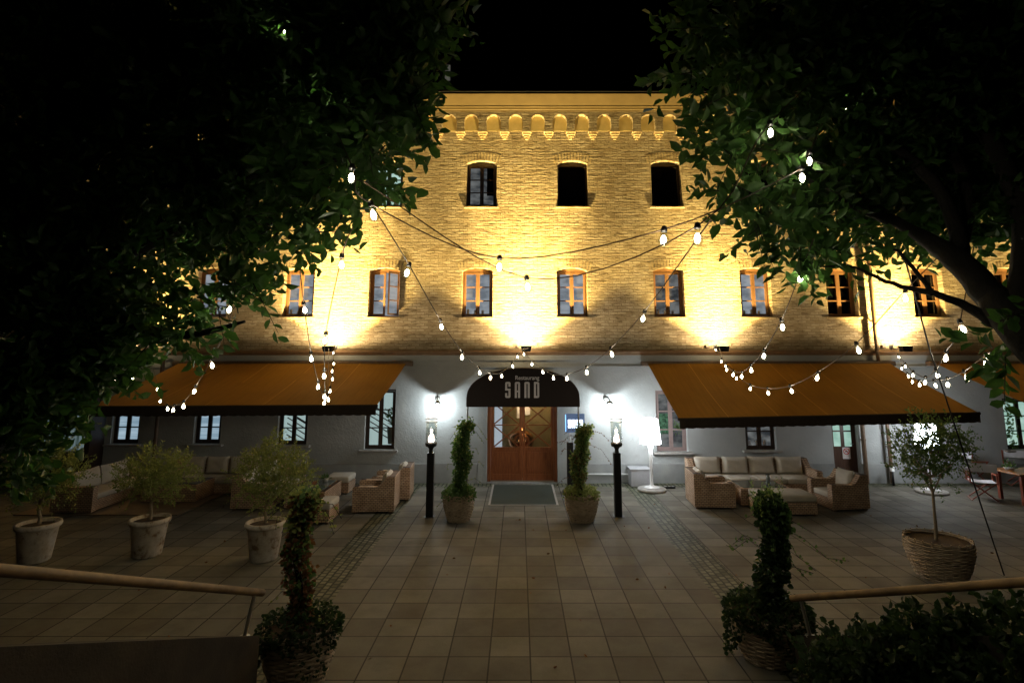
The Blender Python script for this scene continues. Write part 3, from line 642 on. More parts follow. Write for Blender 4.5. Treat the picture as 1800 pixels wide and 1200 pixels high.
b.add([(a, YC+.013, c_) for a, c_ in shell]+[(a, YF-.04, c_) for a, c_ in shell], [(i, i+1, i+1+n_, i+n_) for i in range(n_-1)], True); b.build('canopy_cover', 'canopy', cn)
b = MB(); b.tube([(a, YC-.004, c_+.004) for a, c_ in shell], .008, 6); b.build('piping', noisy('brown_canopy_piping', (.05,.03,.02), (.06,.035,.025), 9), cn)
for xx in (xs0+.03, xs1-.03):
    b = MB(); b.tube([(xx, YC+.06, zc0-.0), (xx, YC+.06, 0)], .022, 8); b.build('support_pole', 'iron', cn)
# lettering: tall rounded S A N D and the small line above
lt = MB()
yl = YC-.006
def stroke(x0, x1, z0, z1): lt.box(x0, x1, yl-.006, yl+.004, z0, z1)
sx0 = onY(888, 698, YC).x; sx1 = onY(948, 698, YC).x; zl0, zl1 = onY(900, 699, YC).z, onY(900, 671, YC).z; tot = sx1-sx0; lw = tot*.155; gp = (tot-4*lw)/3; hh = zl1-zl0; k = lw*.36
def X(i): return sx0+i*(lw+gp)
def cbox(x0, x1, z0, z1, cs):   # box with chosen chamfered corners (tl, tr, br, bl)
    q = .035; pl_ = []
    for (cx_, cz_, on, a_, b2) in ((x0, z1, cs[0], (0,-1), (1,0)), (x1, z1, cs[1], (-1,0), (0,-1)), (x1, z0, cs[2], (0,1), (-1,0)), (x0, z0, cs[3], (1,0), (0,1))):
        if on: pl_ += [(cx_+a_[0]*q, cz_+a_[1]*q), (cx_+a_[0]*q*.3+b2[0]*q*.3, cz_+a_[1]*q*.3+b2[1]*q*.3), (cx_+b2[0]*q, cz_+b2[1]*q)]
        else: pl_.append((cx_, cz_))
    lt.prism(pl_, lambda a, b_, t: (a, t, b_), yl-.006, yl+.003)
def bars(specs, x, z, w_, h_):
    for (a, b_, c_, d2, *cs) in specs: cbox(x+a*w_, x+b_*w_, z+c_*h_, z+d2*h_, cs[0] if cs else (0,0,0,0))
t_ = .38; bars([(0,t_,.55,.9),(0,1,.88,1,(1,1,0,0)),(1-t_,1,.70,.885),(0,1,.46,.58),(1-t_,1,.1,.47),(0,1,0,.115,(0,0,1,1)),(0,t_,.11,.3)], X(0), zl0, lw, hh)
bars([(0,t_,0,.9),(1-t_,1,0,.9),(0,1,.88,1,(1,1,0,0)),(t_,1-t_,.36,.46)], X(1), zl0, lw, hh)
bars([(0,t_,0,.9),(1-t_,1,0,.9),(0,1,.88,1,(1,1,0,0))], X(2), zl0, lw, hh)
bars([(0,t_,0,1),(1-t_,1,.1,.9),(t_,1,.88,1,(0,1,0,0)),(t_,1,0,.12,(0,0,1,0))], X(3), zl0, lw, hh)
lt.build('name_lettering', 'letters', cn)
def text_mesh(txt, name, mat, parent, x0, x1, z0, z1, y, th=.004):
    cu = bpy.data.curves.new('t', 'FONT'); cu.body = txt; cu.extrude = .02; cu.offset = .012
    to = bpy.data.objects.new('t', cu); S.collection.objects.link(to); bpy.context.view_layer.update()
    me = bpy.data.meshes.new_from_object(to); S.collection.objects.unlink(to); bpy.data.objects.remove(to)
    v = np.zeros(len(me.vertices)*3, np.float32); me.vertices.foreach_get('co', v); v = v.reshape(-1, 3); mn, mx = v.min(0), v.max(0)
    o = origin(parent); w_ = np.empty_like(v)
    w_[:, 0] = x0+(v[:, 0]-mn[0])/(mx[0]-mn[0])*(x1-x0)-o.x; w_[:, 2] = z0+(v[:, 1]-mn[1])/(mx[1]-mn[1])*(z1-z0)-o.z; w_[:, 1] = y-o.y-(v[:, 2]-mn[2])/(mx[2]-mn[2])*th
    me.vertices.foreach_set('co', w_.reshape(-1)); me.update(); me.materials.clear(); return link(name, me, mat, parent)
text_mesh('Restaurang', 'small_lettering', 'letters', cn, onY(906, 665, YC).x, onY(948, 665, YC).x, onY(900, 669.5, YC).z, onY(900, 660, YC).z, YC-.002, .008)

# backlit sign on its stand
YS = 15.3; s0, s1 = onY(995, 745, YS), onY(1028, 745, YS); sz0, sz1 = onY(1000, 760, YS).z, onY(1000, 727, YS).z
sg = thing('menu_sign', 'small blue backlit sign on a black stand, right of the entrance doors', 'sign', ((s0.x+s1.x)/2, YS, 0))
b = MB(); b.box(s0.x, s1.x, YS, YS+.08, sz0, sz1, .006); b.build('sign_panel', 'sign_face', sg)
b = MB(); b.box(s0.x-.012, s0.x-.001, YS+.01, YS+.07, sz0+.03, sz1-.03); b.build('edge_light', 'e_signedge', sg)
lt = MB(); yl = YS-.004; w4 = (s1.x-s0.x)*.78; lw = w4*.2; gp = (w4-4*lw)/3; sx0 = (s0.x+s1.x)/2-w4/2; hh = (sz1-sz0)*.42; zl0 = sz0+(sz1-sz0)*.26
bars([(0,t_,.55,.9),(0,1,.86,1),(1-t_,1,.70,.885),(0,1,.44,.6),(1-t_,1,.1,.47),(0,1,0,.135),(0,t_,.11,.3)], sx0, zl0, lw, hh)
bars([(0,t_,0,.9),(1-t_,1,0,.9),(0,1,.86,1),(t_,1-t_,.34,.48)], sx0+lw+gp, zl0, lw, hh)
bars([(0,t_,0,.9),(1-t_,1,0,.9),(0,1,.86,1)], sx0+2*(lw+gp), zl0, lw, hh)
bars([(0,t_,0,1),(1-t_,1,.1,.9),(t_,1,.86,1),(t_,1,0,.14)], sx0+3*(lw+gp), zl0, lw, hh)
lt.build('sign_lettering', 'e_sign', sg)
b = MB(); xx = s0.x+.10; b.tube([(xx, YS+.05, 1.25), (xx, YS+.05, sz0+.05)], .018, 8); b.build('neck', 'steel', sg)
b = MB(); b.box(xx-.085, xx+.085, YS-.0, YS+.10, .03, 1.27, .01); b.box(xx-.2, xx+.2, YS-.12, YS+.22, 0, .03, .008); b.build('stand', 'black', sg)

# ================================================================== WALL LAMPS
def wall_lamp(px, label, sx):
    c = onY(px, 700, YF+.03); x, z = c.x, c.z
    t = thing('wall_lamp', label, 'wall lamp', (x, YF+.03, z), 0, 'wall lamps beside the door')
    b = MB(); b.lathe([(0,-.03),(.075,-.03),(.075,-.0),(0,0)], (x, YF+.03, z), 20, (0,1,0)); b.build('wall_plate', 'iron', t)
    cx_, cy_, cz_ = x+sx*.06, YF-.36, z-.10
    b = MB(); pts = [(x, YF+.02, z), (x+sx*.01, YF-.08, z+.05), (x+sx*.03, YF-.28, z+.06), (cx_, cy_, z+.0), (cx_, cy_, cz_+.02)]; b.tube(pts, .014, 8); b.build('gooseneck_arm', 'iron', t)
    b = MB(); b.lathe([(.0,.07),(.03,.065),(.06,.035),(.118,.0),(.118,-.006),(.05,.028),(.0,.04)], (cx_, cy_, cz_), 24); b.build('lamp_cap', 'iron', t)
    b = MB(); b.lathe([(.0,.02),(.03,-.0),(.036,-.03),(.026,-.055),(0,-.062)], (cx_, cy_, cz_), 20); go = b.build('glass_shade', 'e_sconce', t)
    l = bpy.data.lights.new('wall_lamp_light', 'POINT'); l.energy = K_SCONCE; l.color = COOL; l.shadow_soft_size = .022
    o = bpy.data.objects.new('wall_lamp_light', l); S.collection.objects.link(o); o.parent = t; o.location = Vector((cx_, cy_, cz_-.09))-origin(t)
wall_lamp(769, 'glowing gooseneck wall lamp left of the entrance canopy', 1)
wall_lamp(1064, 'glowing gooseneck wall lamp right of the entrance canopy', 1)

# ================================================================== TORCH LANTERNS
def torch(px, label):
    c = G(px, 907)
    t = thing('torch_lantern', label, 'torch lantern', (c.x, c.y, 0), 0, 'gas torch lanterns flanking the door path')
    b = MB(); b.box(-.078, .078, -.078, .078, 0, 1.38, .008); b.build('post', 'black', t, True)
    b = MB(); b.box(-.12, .12, -.12, .12, -.0, .008, .002); b.build('foot_plate', 'black', t, True)
    b = MB(); b.lathe([(.06,1.38),(.05,1.385),(.045,1.45),(.07,1.50),(.12,1.52),(.13,1.56),(.135,1.60),(0,1.60)], (0,0,0), 20); b.build('burner', 'black', t, True)
    b = MB(); b.lathe([(.125,1.60),(.125,2.06),(.121,2.06),(.121,1.60)], (0,0,0), 28); b.build('glass_cylinder', 'glazing', t, True)
    b = MB()
    for k in range(4):
        a = PI/4+k*PI/2; b.tube([(.13*math.cos(a), .13*math.sin(a), 1.59), (.13*math.cos(a), .13*math.sin(a), 2.12)], .005, 6)
    for z in (2.06, 2.13): b.lathe([(.128,z-.006),(.142,z-.006),(.142,z+.006),(.128,z+.006),(.128,z-.006)], (0,0,0), 28)
    b.build('cage', 'iron', t, True)
    b = MB()
    for s_, ox, oy, hh_ in ((1,.0,.0,.25),(.7,.035,.01,.17),(.65,-.035,-.01,.14),(.5,.0,-.035,.1)):
        b.lathe([(0,0),(.026*s_,.02),(.034*s_,.05),(.022*s_,.05+hh_*.3),(.026*s_,.05+hh_*.42),(.009*s_,.05+hh_*.65),(0,.05+hh_*.8)], (ox*1.2, oy, 1.605), 10)
    b.build('flame', 'e_flame', t, True)
    l = bpy.data.lights.new('flame_light', 'POINT'); l.energy = 55; l.color = (1,.80,.64); l.shadow_soft_size = .05
    o = bpy.data.objects.new('flame_light', l); S.collection.objects.link(o); o.parent = t; o.location = (0,0,1.98)
torch(755, 'black torch lantern left of the doormat, between rattan chair and ivy')
torch(1087, 'black torch lantern right of the doormat, beside the white lamp')

# ================================================================== WHITE FLOOR LAMPS
def floor_lamp(px, py, label):
    c = G(px, py); t = thing('floor_lamp', label, 'floor lamp', (c.x, c.y, 0), 0, 'glowing white outdoor floor lamps')
    b = MB(); b.lathe([(0,0),(.37,0),(.38,.03),(.37,.065),(0,.07)], (0,0,0), 36); b.build('base_slab', 'stone', t, True)
    b = MB(); b.lathe([(0,.072),(.20,.072),(.20,.09),(.10,.11),(.045,.16),(.04,.6),(.055,1.0),(.075,1.24),(.0,1.24)], (0,0,0), 28); b.build('stem', 'white_pl', t, True)
    b = MB(); b.lathe([(0,1.225),(.27,1.225),(.285,1.24),(.22,1.86),(.20,1.88),(0,1.885)], (0,0,0), 36); b.build('lamp_shade', 'e_lamp', t, True)
floor_lamp(1146, 862, 'glowing white floor lamp between torch lantern and rattan chair')
floor_lamp(1638, 866, 'glowing white floor lamp behind the potted bush with round crown')

# ================================================================== STRINGS OF BULBS
bulb_me = None
def light_string(label, pts, start=None, end=None, sag=.0, cable_r=.0045):
    """pts: bulbs (px, py, depth); cable hangs just above them"""
    W3 = [P(*p) for p in pts]; base = W3[0]
    t = thing('light_string', label, 'string lights', base, 0, 'festoon bulb strings')
    tops = [p+Vector((0,0,.085)) for p in W3]; path = ([P(*start)] if start else [])+tops+([P(*end)] if end else [])
    full = []
    for i in range(len(path)-1):       # catmull-rom
        p0, p1, p2, p3 = path[max(i-1,0)], path[i], path[i+1], path[min(i+2, len(path)-1)]
        for k in range(6):
            u_ = k/6; full.append(.5*((2*p1)+(p2-p0)*u_+(2*p0-5*p1+4*p2-p3)*u_*u_+(3*p1-p0-3*p2+p3)*u_**3))
    full.append(path[-1]); b = MB(); b.tube(full, cable_r, 5); b.build('cable', 'cable', t)
    for p in W3:
        tilt = Vector((rnd.uniform(-.25,.25), rnd.uniform(-.25,.25), -1)).normalized(); top = p+Vector((0,0,.075))
        b = MB(); b.lathe([(0,.03),(.008,.032),(.014,.044),(.0172,.058),(.015,.070),(.009,.077),(0,.079)], top, 12, tilt); bo = b.build('bulb', 'e_bulb', t)
        b = MB(); b.lathe([(.014,.0),(.018,.02),(.028,.045),(.0325,.062),(.031,.08),(.022,.095),(0,.101)], top, 14, tilt); b.build('bulb_glass', 'glazing', bo)
        b = MB(); b.lathe([(0,-.035),(.014,-.03),(.019,-.01),(.019,.004),(0,.004)], top, 10, tilt); b.build('socket', 'black', bo)
light_string('upper festoon cable strung between the two tree crowns', [(500,60,4.9),(565,190,4.3),(618,318,3.3),(652,383,3.3),(878,474,3.9),(1168,428,3.25),(1410,318,3.6),(1424,288,3.9),(1490,190,4.9)], (200,240,5.1), (1700,100,5.0))
light_string('lower festoon cable strung between the two tree crowns, sagging to one bulb', [(926,509,4.0),(1227,424,3.05),(1355,238,3.7)], (640,320,3.4), (1520,60,4.9))
light_string('bulb string falling from the left tree to the floodlight above the door', [(718,484,4.3),(774,578,5.5),(812,631,6.5),(842,658,7.4),(863,666,8.3),(882,663,9.4),(900,646,10.6),(909,629,12.0)], (660,370,3.5), (922,612,15.4))
light_string('bulb string falling from the right tree to the floodlight above the door', [(1133,564,5.0),(1074,626,5.9),(1031,657,7.0),(997,668,7.9),(972,667,8.9),(953,656,10),(936,642,11.3),(921,624,12.8)], (1250,385,3.2), (928,612,15.4))
light_string('hanging bulb string over the right end of the left awning, left strand', [(533,549,5.0),(546,634,5.8),(559,683,6.6),(571,711,7.6),(580,690,8.6),(584,668,9.7),(585,654,10.7),(586,641,11.8),(587,622,13.4)], (525,450,4.4), (590,612,15.2))
light_string('short steep bulb string over the right end of the left awning, inner strand', [(600,470,4.0),(572,602,5.0),(570,664,5.8),(571,700,6.8),(575,705,7.6)], (620,400,3.8), (578,612,15.2))
light_string('bulb string curving over the front edge of the left awning', [(330,430,5.2),(405,548,4.8),(370,646,5.6),(343,691,6.4),(322,717,7.2),(305,723,8.0),(293,721,8.9),(283,707,9.9),(277,686,11)], (200,240,5.1), (262,620,14.8))
light_string('short bulb string showing under the leaves at the left awning corner', [(234,667,9.2),(221,672,8.2),(205,668,7.2),(160,640,6.2),(110,560,5.3),(90,420,5.2)], (262,618,14.6), (90,340,5.2))
light_string('bulb string over the left part of the awning right of the door', [(1410,494,4.2),(1375,579,4.9),(1344,629,5.8),(1321,654,6.9),(1305,664,8.0),(1290,661,9.3),(1278,652,10.6),(1269,637,12.4),(1258,616,14.4)], (1430,420,3.8), (1262,610,15.5))
light_string('long bulb string sagging across the middle of the awning right of the door', [(1593,529,4.6),(1507,620,5.0),(1439,668,5.9),(1390,690,6.9),(1350,693,8.0),(1319,685,9.2),(1295,667,10.8),(1276,645,12.8)], (1700,400,4.2), (1264,612,15.5))
light_string('upper bulb string beside the guy wire at the far right', [(1725,372,5.0),(1690,584,4.3),(1665,634,4.9),(1647,663,5.8),(1628,675,6.9),(1606,662,9.0),(1592,646,11.2),(1579,629,13.6)], (1720,300,5.0), (1576,612,15.3))
light_string('lower bulb string crossing the guy wire at the far right', [(1736,642,4.6),(1697,668,5.3),(1667,679,6.2),(1643,680,7.3),(1617,679,8.6),(1604,673,10),(1596,663,11.4),(1586,649,13)], (1790,590,4.2), (1580,612,15.3))
# guy wire
gw = MB(); p0, p1, p2 = P(1588,445,4.6), P(1633,610,4.9), P(1722,880,5.6); p3 = P(1765,1010,6.1); gw.tube([p0, p1, p2, p3], .007, 6); o = gw.build('guy_wire', 'wire'); tag(o, 'thin black wire slanting from the right tree down past the bush', 'wire')

# ================================================================== DOORMAT, BOXES, NOTICE
c0, c1 = G(861, 888), G(983, 888)
dmx = thing('doormat', 'dark doormat in a pale metal frame before the entrance', 'doormat', ((c0.x+c1.x)/2, 15, 0)); y0_, y1_ = c0.y, 16.2; x0_, x1_ = -.74, .96
b = MB(); b.box(x0_+.05, x1_-.05, y0_+.05, y1_-.05, .002, .014); b.build('mat_surface', 'mat', dmx)
b = MB(); b.box(x0_, x0_+.05, y0_, y1_, .002, .012); b.box(x1_-.05, x1_, y0_, y1_, .002, .012); b.box(x0_+.05, x1_-.05, y0_, y0_+.05, .002, .012); b.box(x0_+.05, x1_-.05, y1_-.05, y1_, .002, .012); b.build('metal_frame', 'stone', dmx)
c = onY(1127, 856, 15.95); b = MB(); bx = thing('utility_box', 'grey box against the wall behind the white floor lamp', 'utility box', (c.x, 16.1, 0))
b.box(c.x-.27, c.x+.27, 15.95, 16.4, 0, .44, .01); b.build('box_body', 'greybox', bx); b = MB(); b.box(c.x-.29, c.x+.29, 15.93, 16.4, .441, .47, .006); b.build('box_lid', 'greybox', bx)
a0, a1 = onY(1030, 841, 16.3), onY(1108, 841, 16.3)
b = MB(); b.tube([(a0.x, 16.36, .25), (a1.x, 16.36, .25)], .022, 8); tag(b.build('wall_pipe', 'white_pl'), 'pale thin pipe running low along the wall beside the utility box', 'pipe')
c = G(1176, 858); b = MB(); ps = thing('power_strip', 'small black power strip on the ground beside the white floor lamp', 'power strip', (c.x, c.y, 0)); b.box(-.17, .17, -.04, .04, 0, .05, .008); b.build('strip_body', 'black', ps, True); b = MB()
for k in range(3): b.box(-.12+k*.1, -.06+k*.1, -.025, .025, .051, .058)
b.build('sockets', 'greybox', ps, True)
c = onY(1488, 796, YF+.17); nt = thing('notice_sign', 'small white notice with a red ring on the brown side door', 'notice', c)
b = MB(); b.box(c.x-.115, c.x+.115, c.y-.002, c.y+.004, c.z-.16, c.z+.16); b.build('notice_board', 'paper', nt)
b = MB(); b.lathe([(.07,0),(.092,0),(.092,.003),(.07,.003),(.07,0)], (c.x, c.y-.003, c.z+.05), 24, (0,-1,0)); b.tube([(c.x-.055, c.y-.006, c.z+.105), (c.x+.055, c.y-.006, c.z-.005)], .008, 5); b.build('red_ring', 'red', nt)
b = MB(); b.box(c.x-.045, c.x+.04, c.y-.004, c.y-.0025, c.z+.035, c.z+.055); b.box(c.x+.0, c.x+.02, c.y-.004, c.y-.0025, c.z+.056, c.z+.08); b.build('black_symbol', 'ink', nt)
c = onY(1563, 835, 16.1); b = MB(); bl = thing('bollard_light', 'short black bollard with a white cap beside the lower downpipe', 'bollard', (c.x+.1, 16.1, 0)); b.lathe([(0,0),(.03,0),(.03,.38),(0,.38)], (0,0,0), 12); b.build('post', 'black', bl, True)
b = MB(); b.lathe([(.055,.38),(.055,.5),(0,.5),(0,.38)], (0,0,0), 16); b.build('cap', 'white_pl', bl, True)

# ================================================================== RATTAN FURNITURE (built facing +X locally, origin at centre base)
def chair_parts(t, L, D=.95, hb=.80, ha=.60, ncush=1, pil=None):
    """L along local y, D along x; back at -x"""
    x0, x1 = -D/2, D/2; th = .15
    prof = [(x0,.05),(x1,.05),(x1,ha-.03),(x1-.03,ha),(x0+.42,ha-.02),(x0+.33,ha+.02),(x0+.24,hb-.07),(x0+.19,hb),(x0,hb)]
    for s_ in (-1, 1):
        ya, yb_ = (L/2-th, L/2) if s_ > 0 else (-L/2, -L/2+th)
        b = MB(); b.prism(prof, lambda a, c_, t_: (a, t_, c_), ya, yb_); b.build('armrest', 'wicker', t, True)
    b = MB(); b.box(x0, x0+.16, -L/2+th+.001, L/2-th-.001, .05, hb-.004, .01); b.build('backrest', 'wicker', t, True)
    b = MB(); b.box(x0+.161, x1-.03, -L/2+th+.001, L/2-th-.001, .05, .27); b.build('base', 'wicker', t, True)
    for sx in (x0+.08, x1-.08):
        for sy in (-L/2+.08, L/2-.08):
            b = MB(); b.box(sx-.04, sx+.04, sy-.04, sy+.04, 0, .05); b.build('leg', 'pipe', t, True)
    n_ = ncush; w_ = (L-2*th-.02)/n_
    for i in range(n_):
        ya = -L/2+th+.01+i*w_
        b = MB(); b.box(x0+.17, x1-.02, ya+.006, ya+w_-.006, .272, .41, .045); b.build('seat_cushion', 'cushion', t, True)
        b = MB(); q_ = 12; vs = []; tw, lean, dn = rnd.uniform(-.05,.05), rnd.uniform(-.04,.05), rnd.uniform(.1,.35); yc = ya+w_/2; hw_ = w_/2-.012
        for sd_ in (1, -1):
            for j in range(q_+1):
                for i in range(q_+1):
                    u_, v_ = -1+2*i/q_, -1+2*j/q_; th_ = .105*math.sqrt(max(0, (1-u_**6)*(1-v_**6)))*(1-dn*.35*math.exp(-3*(u_*u_+(v_-.2)**2)) if sd_ > 0 else 1)+.006*math.sin(5*u_+7*v_+tw*90)*(1-u_*u_)
                    yy = u_*hw_*(1-.05*(1-v_*v_)); zz = .23+v_*.225*(1-.05*(1-u_*u_))-.012*(1-u_*u_)*(v_ > .6)
                    vs.append((x0+.285+sd_*th_-(.17+lean)*zz, yc+yy+tw*zz, .405+zz))
        n1 = q_+1; b.add(vs, [(k_*n1*n1+j*n1+i, k_*n1*n1+j*n1+i+1, k_*n1*n1+(j+1)*n1+i+1, k_*n1*n1+(j+1)*n1+i) for k_ in (0, 1) for j in range(q_) for i in range(q_)], True); b.build('back_cushion', 'cushion', t, True)
FT = {}
def seat(kind, label, x, y, rz, L, nc, cat, group, hb=.80):
    key = (kind, L, nc)
    if key not in FT:
        t = thing(kind, label, cat, (x, y, .0), rz, group); chair_parts(t, L, .95, hb, .60, nc); FT[key] = t; return t
    return place(FT[key], label, (x, y, 0), rz)
GA = 'rattan armchairs on the terrace'; GS = 'rattan sofas on the terrace'
seat('rattan_armchair', 'rattan armchair at the left end of the right group, its side to the path', 4.64, 14.05, math.radians(-3), .88, 1, 'armchair', GA)
seat('rattan_armchair', 'rattan armchair at the right end of the right group, near the side door', 7.66, 13.88, PI+math.radians(8), .88, 1, 'armchair', GA)
seat('rattan_armchair', 'nearer of two rattan armchairs left of the left torch lantern', -3.36, 13.68, PI+math.radians(4), .88, 1, 'armchair', GA)
seat('rattan_armchair', 'farther of two rattan armchairs left of the left torch lantern, by the wall', -3.22, 14.78, PI+math.radians(4), .88, 1, 'armchair', GA)
seat('rattan_sofa', 'long rattan sofa with four back cushions under the right-hand windows', 6.25, 15.42, -PI/2, 3.3, 4, 'sofa', GS)
seat('rattan_sofa', 'rattan sofa on the pale deck, farthest left, seen end on', -10.2, 14.35, 0, 2.3, 2, 'sofa', GS)
seat('rattan_sofa', 'rattan sofa against the wall behind the left coffee table', -7.9, 15.45, -PI/2, 2.9, 4, 'sofa', GS)
seat('rattan_sofa', 'rattan sofa seen end on behind the potted shrub with the peaked crown', -6.25, 14.55, 0, 2.1, 2, 'sofa', GS)
def ottoman(label, x, y, w_, d_, key):
    if key in FT: return place(FT[key], label, (x, y, 0), 0)
    t = thing('rattan_ottoman', label, 'ottoman', (x, y, 0), 0, 'rattan ottomans'); FT[key] = t
    b = MB(); b.box(-w_/2, w_/2, -d_/2, d_/2, .04, .29, .01); b.build('base', 'wicker', t, True)
    b = MB(); b.box(-w_/2-.01, w_/2+.01, -d_/2-.01, d_/2+.01, .292, .45, .05); b.build('cushion', 'cushion', t, True)
    for sx in (-1,1):
        for sy in (-1,1): b = MB(); b.box(sx*(w_/2-.06)-.03, sx*(w_/2-.06)+.03, sy*(d_/2-.06)-.03, sy*(d_/2-.06)+.03, 0, .04); b.build('leg', 'pipe', t, True)
    return t
ottoman('wide rattan ottoman in front of the right coffee table', 6.1, 13.42, 1.25, .74, 'wide')
ottoman('small rattan ottoman at the near left, beside the reddish ivy column', -4.36, 12.74, .62, .64, 'small')
ottoman('small rattan ottoman near the wall, behind the left coffee tables', -4.75, 15.35, .62, .64, 'small')
def coffee(label, x, y, w_, d_, h_=.42):
    t = thing('coffee_table', label, 'coffee table', (x, y, 0), 0, 'rattan coffee tables')
    b = MB(); b.box(-w_/2, w_/2, -d_/2, d_/2, .03, h_-.02, .01); b.build('base', 'wicker', t, True)
    b = MB(); b.box(-w_/2+.10, w_/2-.10, -d_/2+.10, d_/2-.10, h_-.019, h_, .004); b.build('table_top', 'glass_top', t, True)
    for sx in (-1,1):
        for sy in (-1,1): b = MB(); b.box(sx*(w_/2-.06)-.03, sx*(w_/2-.06)+.03, sy*(d_/2-.06)-.03, sy*(d_/2-.06)+.03, 0, .03); b.build('leg', 'pipe', t, True)
    return t
coffee('rattan coffee table with a glass top and vase in the right group', 5.95, 14.33, 1.25, .95, .43)
coffee('rattan coffee table with a small glass top between the sofas and the near armchair', -5.05, 14.25, .95, 1.25, .42)
coffee('large dark rattan coffee table on the far left by the deck', -8.6, 14.6, 1.35, .85, .46)
t = thing('vase', 'clear glass vase on the right coffee table', 'vase', (6.15, 14.2, .43)); b = MB(); b.lathe([(0,0),(.05,0),(.06,.03),(.045,.14),(.055,.24),(.05,.24),(.04,.14),(.05,.02),(0,.02)], (0,0,0), 16); b.build('vase_body', 'glass_top', t, True)
for x, y, z, lab in ((-8.75, 14.5, .46, 'small potted succulent on the dark rattan coffee table'), (-4.9, 14.6, .42, 'small dark potted plant on the middle rattan coffee table')):
    t = thing('table_plant', lab, 'potted plant', (x, y, z)); b = MB(); b.lathe([(0,0),(.06,0),(.08,.08),(.07,.08),(0,.07)], (0,0,0), 14); b.build('pot', 'stone', t, True)
    n_ = 60; a = npr.normal(size=(n_,3)); a[:,2] = abs(a[:,2]); leaf_mesh('foliage', 'leaf_ivy', np.array((x,y,z+.07))+a*.04, a, .07, .4, t)
# director chairs and table at the right
def director(label, x, y, rz, first=[None]):
    if first[0] is not None: return place(first[0], label, (x, y, 0), rz)
    t = thing('director_chair', label, 'chair', (x, y, 0), rz, 'folding director chairs'); first[0] = t
    for s_ in (-1, 1):
        b = MB(); b.tube([(-.24, s_*.27, .0), (.24, s_*.27, 0)], .018, 6); b.build('foot_rail', 'teak', t, True)
        b = MB(); b.box(-.26, .24, s_*.27-.025, s_*.27+.025, .62, .645, .005); b.build('armrest', 'teak', t, True)
        b = MB(); b.box(-.25, -.215, s_*.27-.015, s_*.27+.015, .42, .90, .003); b.build('back_post', 'teak', t, True)
        b = MB(); b.box(.18, .21, s_*.27-.015, s_*.27+.015, .42, .62, .003); b.build('front_post', 'teak', t, True)
        b = MB(); b.box(-.24, .22, s_*.25-.015, s_*.25+.015, .42, .45, .003); b.build('seat_rail', 'teak', t, True)
        for xx in (-.2, .2):
            b = MB(); b.tube([(xx+.012*s_, s_*.25, .02), (xx+.012*s_, -s_*.25, .43)], .016, 6); b.build('leg', 'teak', t, True)
    b = MB(); b.add([(-.23,-.25,.452),(.21,-.25,.452),(.21,0,.435),(-.23,0,.435),(.21,.25,.452),(-.23,.25,.452),(-.23,-.25,.448),(.21,-.25,.448),(.21,0,.431),(-.23,0,.431),(.21,.25,.448),(-.23,.25,.448)], [(0,1,2,3),(3,2,4,5),(6,9,8,7),(9,11,10,8)], True); b.build('seat', 'canvas', t, True)
    b = MB(); b.box(-.262, -.252, -.285, .285, .70, .90, .003); b.build('backrest', 'canvas', t, True)
    return t
c = G(1738, 880); director('nearer director chair with white canvas back, left of the wooden table', c.x, c.y+.15, math.radians(62))
c = G(1800, 855); director('director chair with white canvas back behind the wooden table, at the edge', c.x+.1, c.y+.2, math.radians(-115))
c = G(1745, 852); director('farther director chair in shade beyond the bush', c.x-.35, c.y+.2, math.radians(5))
t = thing('dining_table', 'wooden outdoor table at the far right beside the director chairs', 'table', (12.85, 14.3, 0)); b = MB(); b.box(-.8, .9, -.45, .45, .70, .735, .008); b.build('table_top', 'table_wood', t, True)
for sx in (-.65, .75):
    for sy in (-.33, .33): b = MB(); b.box(sx-.035, sx+.035, sy-.035, sy+.035, 0, .70); b.build('leg', 'teak', t, True)
t = thing('table_plant', 'small dark bowl plant on the wooden outdoor table', 'potted plant', (12.3, 14.4, .736)); b = MB(); b.lathe([(0,0),(.08,0),(.12,.07),(.1,.07),(0,.06)], (0,0,0), 14); b.build('bowl', 'stone', t, True)
n_ = 50; a = npr.normal(size=(n_,3)); a[:,2] = abs(a[:,2]); leaf_mesh('foliage', 'leaf_ivy', np.array((12.3,14.4,.8))+a*.05, a, .08, .4, t)

# ================================================================== POTS AND SHRUBS
def twig_foliage(name, mat, centers, radii, ntw, nl, tl, L, W, parent, seed, up=.3, zs=1.0, stems=None):
    r = np.random.RandomState(seed); pts, ds, ls = [], [], []; C_ = np.array(centers); R_ = np.array(radii); pr = R_**2.2/np.sum(R_**2.2)
    for i in range(ntw):
        k = r.choice(len(C_), p=pr); v = r.normal(size=3); v /= np.linalg.norm(v); rad = R_[k]*(r.rand()**.45)
        p = C_[k]+v*rad*np.array([1,1,zs]); d = v*.8+r.normal(size=3)*.5+np.array([0,0,up]); d /= np.linalg.norm(d)
        side = np.cross(d, r.normal(size=3)); side /= np.linalg.norm(side); ln_ = tl*(.5+r.rand()*.8)
        if stems is not None and i % 3 == 0: stems.append((p-d*ln_*.3, p+d*ln_))
        for j in range(nl):
            t = (j+.5)/nl; sg_ = 1 if j % 2 else -1
            q = p+d*ln_*t+np.array([0,0,-.15*t*t*ln_]); dd = d*.65+side*sg_*.75+r.normal(size=3)*.22
            pts.append(q); ds.append(dd); ls.append(L*(.7+.6*r.rand()))
    return leaf_mesh(name, mat, np.array(pts), np.array(ds), np.array(ls), W*(.7+.6*r.rand(len(pts),1)), parent, .22, seed+1)
